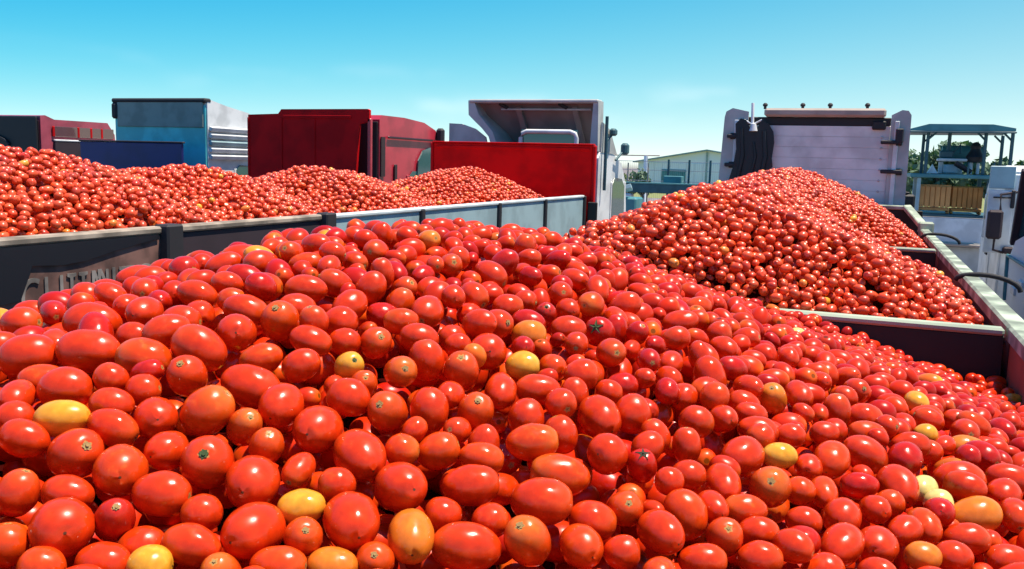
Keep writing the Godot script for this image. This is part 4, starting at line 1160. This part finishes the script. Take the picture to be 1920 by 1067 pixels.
func background():
	var b: B
	# warehouse
	var t := thing("warehouse", "pale gabled warehouse with dark roof edge behind the wire fence", "building", Vector3(-18.5, 0, -120))
	b = B.new()
	b.prism([Vector2(-27, 0), Vector2(-10, 0), Vector2(-10, 3.75), Vector2(-18.5, 5.05), Vector2(-27, 3.55)], Vector3(0, 0, -110), Vector3(1, 0, 0), Vector3(0, 1, 0), Vector3(0, 0, -22))
	obj("wall", b, M.building, t)
	for i in 17:
		b = B.new()
		var x := -26.9 + i
		b.span(Vector3(x, 0.1, -109.998), Vector3(x + 0.9, 3.5, -109.93), 0.02)
		obj("wall_panel", b, M.building, t)
	b = B.new()
	b.prism([Vector2(-27.6, 3.45), Vector2(-18.5, 5.06), Vector2(-9.4, 3.66), Vector2(-9.4, 3.8), Vector2(-18.5, 5.22), Vector2(-27.6, 3.6)], Vector3(0, 0, -109.4), Vector3(1, 0, 0), Vector3(0, 1, 0), Vector3(0, 0, -23))
	obj("roof", b, M.roof, t)
	b = B.new()
	b.span(Vector3(-18.6, 0, -109.92), Vector3(-18.4, 4.9, -109.8))
	obj("downpipe", b, M.roof, t)
	b = B.new()
	b.span(Vector3(-24, 0, -109.92), Vector3(-21, 2.7, -109.85))
	obj("door", b, M.teal_mid, t)
	# wire fence in front of it
	t = thing("wire_fence", "tall wire fence with dark posts in front of the warehouse", "fence", Vector3(-9, 0, -46))
	for i in 9:
		b = B.new()
		var x := -12.9 + i * 1.07
		b.tube([Vector3(x, 0, -46), Vector3(x, 3.32 if i > 2 else 3.1, -46)], 0.06 if i > 2 else 0.04, 6)
		obj("post", b, M.teal_dark if i > 2 else M.beige, t)
	for y in [0.4, 1.0, 1.6, 2.2, 2.75, 3.2]:
		b = B.new()
		b.tube([Vector3(-12.9, y, -46), Vector3(-4.34, y, -46)], 0.014, 5)
		obj("wire", b, M.metal, t)
	b = B.new()
	for i in 86:
		b.tube([Vector3(-12.9 + i * 0.1, 0.4, -46), Vector3(-12.9 + i * 0.1, 3.2, -46)], 0.004, 3)
	tag(obj("mesh_wire", b, M.metal, t), "", "", "", "stuff")
	t = thing("pipe_gantry", "thin pale pipe gantry standing left of the warehouse", "gantry", Vector3(-17.5, 0, -70))
	b = B.new()
	b.tube([Vector3(-20.5, 3.78, -70), Vector3(-15.5, 3.82, -70)], 0.05, 6)
	obj("crossbar", b, M.beige, t)
	for x in [-16.6, -20.4]:
		b = B.new()
		b.tube([Vector3(x, 0, -70), Vector3(x, 3.8, -70)], 0.16, 8)
		obj("leg", b, M.building, t)
	# flatbed
	t = thing("flatbed_trailer", "dark teal flatbed trailer parked crosswise beyond the tomato trucks", "trailer", Vector3(-8, 0, -44))
	b = B.new()
	b.span(Vector3(-12.0, 1.66, -45), Vector3(-2.5, 2.1, -42.6), 0.03)
	obj("bed", b, M.teal_dark, t)
	b = B.new()
	b.span(Vector3(-12.1, 2.11, -42.65), Vector3(-2.4, 2.17, -42.55), 0.02)
	obj("edge_rail", b, M.teal_mid, t)
	for p in [[-11.3, M.white], [-8.9, M.building], [-8.2, M.teal_mid]]:
		b = B.new()
		b.span(Vector3(p[0], 0.9, -43.2), Vector3(p[0] + 0.55, 1.6, -42.6), 0.05)
		obj("side_box", b, p[1], t)
	b = B.new()
	b.span(Vector3(-9.5, 2.11, -44.6), Vector3(-8.6, 2.5, -44.0), 0.03)
	obj("tool_chest", b, M.teal_mid, t)
	for x in [-10.0, -5.4, -4.2]:
		for z in [-42.8, -44.8]:
			b = B.new()
			var xf := Transform3D(Basis(Vector3.RIGHT, PI / 2), Vector3(x, 0.55, z))
			b.lathe([Vector2(0.3, -0.15), Vector2(0.52, -0.15), Vector2(0.55, -0.1), Vector2(0.55, 0.1), Vector2(0.52, 0.15), Vector2(0.3, 0.15)], xf, 18)
			var ty := obj("wheel", b, M.rubber, t)
			b = B.new()
			b.lathe([Vector2(0.0, -0.1), Vector2(0.3, -0.14), Vector2(0.3, 0.14), Vector2(0.0, 0.1)], xf, 14)
			obj("rim", b, M.metal, ty)
	t = thing("pallet_truck", "small heap of pale grey machinery beside the white cab", "machine", Vector3(-6.9, 0, -26))
	b = B.new()
	b.span(Vector3(-7.6, 1.0, -26.5), Vector3(-6.3, 2.0, -25.6), 0.05)
	obj("body", b, M.teal_mid, t)
	b = B.new()
	b.bar(Vector3(-7.4, 2.05, -25.6), Vector3(-6.5, 2.3, -25.8), 0.12, 0.5)
	obj("hood", b, M.steel_blue, t)
	for x in [-7.4, -6.5]:
		wheel(t, Vector3(x, 0.5, -26), 0.5, 0.3)
	# trees
	tree("round yellow green bush below the pipe gantry", Vector3(-16.6, 0, -64), 2.9, 2.4, M.leaf_pale, 1, 700, "bush")
	tree("dark olive bush right of the yellow green one", Vector3(-14.9, 0, -62), 2.7, 2.0, M.leaf, 2, 700, "bush")
	var spots := [[2.2, -78, 5.0, 4.5, "dark leafy tree just right of the grey cab"], [5.0, -80, 5.2, 5.0, "broad dark tree behind the crates of the platform"], [7.6, -84, 5.4, 5.0, "dense tree behind the platform's canopy post"], [9.8, -80, 4.6, 4.0, "smaller tree behind the white cab roof"], [12.6, -86, 4.2, 4.2, "low spreading tree at the right border of the yard"], [-0.4, -86, 4.8, 4.5, "tree hidden mostly behind the grey cab"], [4.0, -110, 5.5, 6.0, "pale hazy tree standing farthest behind the platform"]]
	for i in spots.size():
		var s: Array = spots[i]
		tree(s[4], Vector3(s[0], 0, s[1]), s[2], s[3], M.leaf, 10 + i, 1300)

# ---------------------------------------------------------------- tomatoes
func tomatoes():
	var rng := RandomNumberGenerator.new()
	rng.seed = 2024
	var area := Rect2(-1.795, -4.455, 2.43, 4.9)
	# the tomatoes one can point at in the photograph, set on the heap and pushed apart until they only touch
	var keys := []
	for k in SEEN + SEEN_MORE:
		var p := Vector3(k[0], near_top(k[0], k[1]) - 0.012 + rng.randf_range(-0.006, 0.006), k[1])
		keys.append([p, heading(deg_to_rad(k[4]), deg_to_rad(k[5])), k[2], k[3], k[6], k[7]])
	for it in 30:
		for i in keys.size():
			var a: Array = keys[i]
			for j in i:
				var c: Array = keys[j]
				if a[0].distance_squared_to(c[0]) > 0.0169:
					continue
				for sa in [-1.0, 1.0]:
					for sc in [-1.0, 1.0]:
						var d: Vector3 = (a[0] + a[1] * a[3] * sa) - (c[0] + c[1] * c[3] * sc)
						var o: float = (a[2] + c[2]) * 0.97 - d.length()
						if o > 0.0:
							var push := d.normalized() * o * 0.3
							a[0] += push; c[0] -= push
	var solid := Pile.new(-1.85, 0.7, -4.5, 0.5)
	for k in keys:
		solid.add(k[0] + k[1] * k[3], k[2]); solid.add(k[0] - k[1] * k[3], k[2])
	var pile := Pile.new(-1.85, 0.7, -4.5, 0.5)
	var list := []
	list.append_array(keys)
	drop(pile, list, rng, 10000, area, 0.16, -0.05, 0.0225, 0.031, 6, solid)
	for k in keys:
		pile.add(k[0] + k[1] * k[3], k[2]); pile.add(k[0] - k[1] * k[3], k[2])
	drop(pile, list, rng, 9000, area, 0.16, 0.006, 0.0225, 0.031, 7, null)
	drop(pile, list, rng, 5000, area, 0.16, -0.006, 0.0165, 0.021, 6, null)      # small ones that settle into what gaps are left
	print("near tomatoes ", list.size())

	# which of them show largest in the frame: a coarse picture of who hides whom
	var w := 512; var h := 285
	var f := (h * 0.5) / tan(deg_to_rad(cam.fov) * 0.5)
	var inv := cam.transform.affine_inverse()
	var order := []
	for i in list.size():
		var q: Vector3 = inv * list[i][0]
		if q.z < -0.2:
			order.append([-q.z, i, Vector2(w * 0.5 + f * q.x / -q.z, h * 0.5 - f * q.y / -q.z), f * (list[i][2] + list[i][3] * 0.6) / -q.z])
	order.sort_custom(func(a, b): return a[0] > b[0])
	var ids := PackedInt32Array()
	ids.resize(w * h)
	ids.fill(-1)
	for o in order:
		var c: Vector2 = o[2]; var r: float = o[3]
		for y in range(maxi(0, int(c.y - r)), mini(h, int(c.y + r) + 1)):
			var hw := r * r - (y - c.y) * (y - c.y)
			if hw <= 0.0:
				continue
			hw = sqrt(hw)
			for x in range(maxi(0, int(c.x - hw)), mini(w, int(c.x + hw) + 1)):
				ids[y * w + x] = o[1]
	var shown := PackedInt32Array()
	shown.resize(list.size())
	for v in ids:
		if v >= 0:
			shown[v] += 1
	for i in LANDMARKS:
		if shown[i] > 0:
			shown[i] += 10000
	var rank := range(list.size())
	rank.sort_custom(func(a, b): return shown[a] > shown[b])
	var place := {}
	for o in order:
		place[o[1]] = o[2]

	# meshes and skins shared by alike tomatoes
	var shapes := []
	for i in 6:
		shapes.append([])
		for k in 3:
			shapes[i].append(tomato_mesh(i * 7 + k, 16, 22, 0.08 + 0.12 * i, [0.0, 0.01, 0.025][k]))
	var skins := []
	var bloom := noise_tex(0.03, 0.38, 0.9, 44, 128)
	for i in 6:
		skins.append([])
		for k in 2:
			var m := StandardMaterial3D.new()
			m.albedo_texture = skin_tex(TONE[i], TONE_SHOULDER[i], 0.1 + 0.28 * k, 31 * i + k)
			m.roughness = 0.38
			m.roughness_texture = bloom
			m.metallic_specular = 0.43
			skins[i].append(m)
	var scar := scar_mesh(0.19, 7, 0.02, 0.72)
	var star := scar_mesh(0.55, 5, 0.16, 0.3)
	var chosen := rank.slice(0, 300)
	var count := {}
	var labels := {}
	var taken := {}
	for i in chosen:       # name each by its nearest landmark
		if LANDMARKS.has(i):
			labels[i] = LANDMARKS[i][0]
	var near := []
	for i in chosen:
		if LANDMARKS.has(i):
			continue
		var best := -1; var bd := 1e9
		for k in LANDMARKS:
			if shown[k] < 10000:
				continue
			var d: float = place[k].distance_to(place[i])
			if d < bd:
				bd = d; best = k
		near.append([bd, i, best])
	near.sort_custom(func(a, b): return a[0] < b[0])
	var way := ["right", "lower right", "below", "lower left", "left", "upper left", "above", "upper right"]
	var nth := ["next", "second", "third", "fourth", "fifth", "sixth", "seventh", "eighth", "ninth", "tenth", "eleventh", "twelfth", "thirteenth", "fourteenth", "fifteenth", "sixteenth"]
	for e in near:
		var i: int = e[1]
		var v: Vector2 = place[i] - place[e[2]]
		var s := posmod(int(round(v.angle() / (PI / 4))), 8)
		var key := "%d/%d" % [e[2], s]
		var n: int = taken.get(key, 0)
		taken[key] = n + 1
		var side: String = {"below": "below", "above": "above"}.get(way[s], way[s] + " of")
		var ratio: float = list[i][3] / list[i][2]
		labels[i] = "%s %s tomato, %s %s the %s" % [TONE_WORD[list[i][4]], "round" if ratio < 0.25 else "oval" if ratio < 0.45 else "plum", nth[mini(n, 15)], side, LANDMARKS[e[2]][1]]
	var single := {}
	for i in chosen:
		if shown[i] == 0:
			continue
		single[i] = true
		var t: Array = list[i]
		var ratio: float = t[3] / t[2]
		var o := MeshInstance3D.new()
		o.name = "tomato"
		o.mesh = shapes[clampi(int(round((ratio - 0.08) / 0.12)), 0, 5)][i % 3]
		o.material_override = skins[t[4]][0 if i % 5 < 3 else 1]
		var turn := rng.randf() * TAU
		var bs := tomato_basis(t[1], t[2], turn)
		o.transform = Transform3D(bs, t[0])
		add_child(o, true)
		tag(o, labels[i], "tomato", "ripe tomatoes heaped in the near trailer")
		if t[5] > 0:
			var c := MeshInstance3D.new()
			c.name = "calyx" if t[5] == 2 else "stem_scar"
			c.mesh = star if t[5] == 2 and i != 30 and i != 56 else scar
			c.material_override = M.calyx if t[5] == 2 and i != 107 and i != 108 else M.dry_calyx if t[5] == 2 else M.scar
			c.position = Vector3(0, 1.0 + ratio - (0.035 if t[5] == 2 and i != 30 and i != 56 else 0.1), 0)
			o.add_child(c, true)
	# the rest of this heap
	var rest := []
	for i in list.size():
		if not single.has(i):
			rest.append(list[i])
	var loose := StandardMaterial3D.new()
	loose.vertex_color_use_as_albedo = true
	loose.albedo_texture = tint_tex()
	loose.roughness = 0.3
	loose.metallic_specular = 0.36
	many("tomatoes", rest, shapes[2][1], 0.32, loose, rng, "smaller and half buried red tomatoes filling the near heap", Rect2(-1.8, -4.46, 2.44, 4.95), 0.165)
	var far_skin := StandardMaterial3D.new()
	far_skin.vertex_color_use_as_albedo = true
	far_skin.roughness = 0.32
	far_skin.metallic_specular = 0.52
	var low := tomato_mesh(77, 8, 12, 0.32, 0.02)
	# the same trailer beyond the first divider
	var more := []
	for seg in [[-8.955, 4.41], [-11.97, 2.92], [-13.09, 1.05]]:
		var pl := Pile.new(-1.85, 0.7, seg[0], seg[0] + seg[1])
		drop(pl, more, rng, int(3700 * seg[1]), Rect2(-1.795, seg[0], 2.43, seg[1]), 0.11, 0.016, 0.0205, 0.0275, 4, null)
	print("beyond divider ", more.size())
	many("tomatoes", more, low, 0.32, far_skin, rng, "red tomatoes heaped behind the first divider up to the grey cab", Rect2(-1.8, -13.1, 2.44, 8.57), 0.105)
	var left := []
	var pf := Pile.new(-6.5, -4.0, -13.05, -1.0)
	drop(pf, left, rng, 40000, Rect2(-6.46, -13.04, 2.415, 12.0), 0.1, 0.018, 0.0215, 0.028, 3, null)
	print("left trailer ", left.size())
	many("tomatoes", left, low, 0.32, far_skin, rng, "red tomatoes heaped in the long trailer on the left", Rect2(-6.45, -13.04, 2.4, 12.0), 0.095)

func tint_tex() -> ImageTexture:
	var im := Image.create_empty(64, 64, false, Image.FORMAT_RGB8)
	for y in 64:
		for x in 64:
			var v := (y + 0.5) / 64.0
			var s := 1.0 - smoothstep(0.05, 0.4, v + 0.03 * sin(x * 0.4))
			var c := Vector3(0.85, 0.3, 0.5).lerp(Vector3(1, 1, 1), s)
			if v < 0.07:
				c = Vector3(0.35, 0.6, 0.6)
			im.set_pixel(x, y, Color(c.x, c.y, c.z).linear_to_srgb())
	return ImageTexture.create_from_image(im)

func scar_mesh(rad: float, points: int, deep: float, waist: float) -> ArrayMesh:
	var st := B.new()
	var c := Vector3(0, 0.03, 0)
	for k in points * 2:
		var a := TAU * k / (points * 2); var b := TAU * (k + 1) / (points * 2)
		var ra := rad if k % 2 == 0 else rad * waist
		var rb := rad if k % 2 == 1 else rad * waist
		var pa := Vector3(cos(a) * ra, -deep * ra * ra * 2.0 + 0.05, sin(a) * ra); var pb := Vector3(cos(b) * rb, -deep * rb * rb * 2.0 + 0.05, sin(b) * rb)
		st.face([c, pa, pb], Vector3.UP)
		st.face([pa, pb, pb * 0.9 - Vector3(0, 0.06, 0), pa * 0.9 - Vector3(0, 0.06, 0)], (pa + pb).normalized())
	st.tube([Vector3(0, -0.1, 0), Vector3(0.02, 0.1, 0.01)], 0.07, 6)
	return st.mesh()

func many(called: String, list: Array, mesh: Mesh, stretch: float, m: Material, rng: RandomNumberGenerator, label: String, box: Rect2, under: float):
	var mm := MultiMesh.new()
	mm.transform_format = MultiMesh.TRANSFORM_3D
	mm.use_colors = true
	mm.mesh = mesh
	mm.instance_count = list.size()
	for i in list.size():
		var t: Array = list[i]
		var bs := tomato_basis(t[1], t[2], rng.randf() * TAU)
		bs = bs * Basis.from_scale(Vector3(1, (1.0 + t[3] / t[2]) / (1.0 + stretch), 1))
		mm.set_instance_transform(i, Transform3D(bs, t[0]))
		var c: Vector3 = TONE[t[4]] * rng.randf_range(0.8, 1.15)
		if m.albedo_texture:
			c = Vector3(c.x * 1.15, c.y * 2.6, c.z * 1.8)
		else:
			c = c * 1.12 + Vector3(0.03, 0.036, 0.013) * rng.randf_range(0.5, 1.5)     # paler: distance veil and blurred highlights put into the colour
		mm.set_instance_color(i, Color(minf(c.x, 1), minf(c.y, 1), minf(c.z, 1)))
	var o := MultiMeshInstance3D.new()
	o.name = called
	o.multimesh = mm
	o.material_override = m
	add_child(o, true)
	tag(o, label, "tomatoes", "", "stuff")
	if not box.has_area():
		return
	var st := B.new()      # dark sheet for the packed fruit below, gap shade put into its red
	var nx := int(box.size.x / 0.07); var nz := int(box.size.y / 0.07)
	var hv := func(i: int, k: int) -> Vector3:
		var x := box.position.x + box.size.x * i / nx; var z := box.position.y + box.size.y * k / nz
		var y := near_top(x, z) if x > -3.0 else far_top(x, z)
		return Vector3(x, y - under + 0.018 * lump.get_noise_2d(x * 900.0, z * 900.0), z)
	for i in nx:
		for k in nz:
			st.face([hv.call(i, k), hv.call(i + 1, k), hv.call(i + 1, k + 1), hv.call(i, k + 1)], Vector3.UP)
	tag(obj("gap_shade_sheet", st, M.buried, o), "", "", "", "stuff")
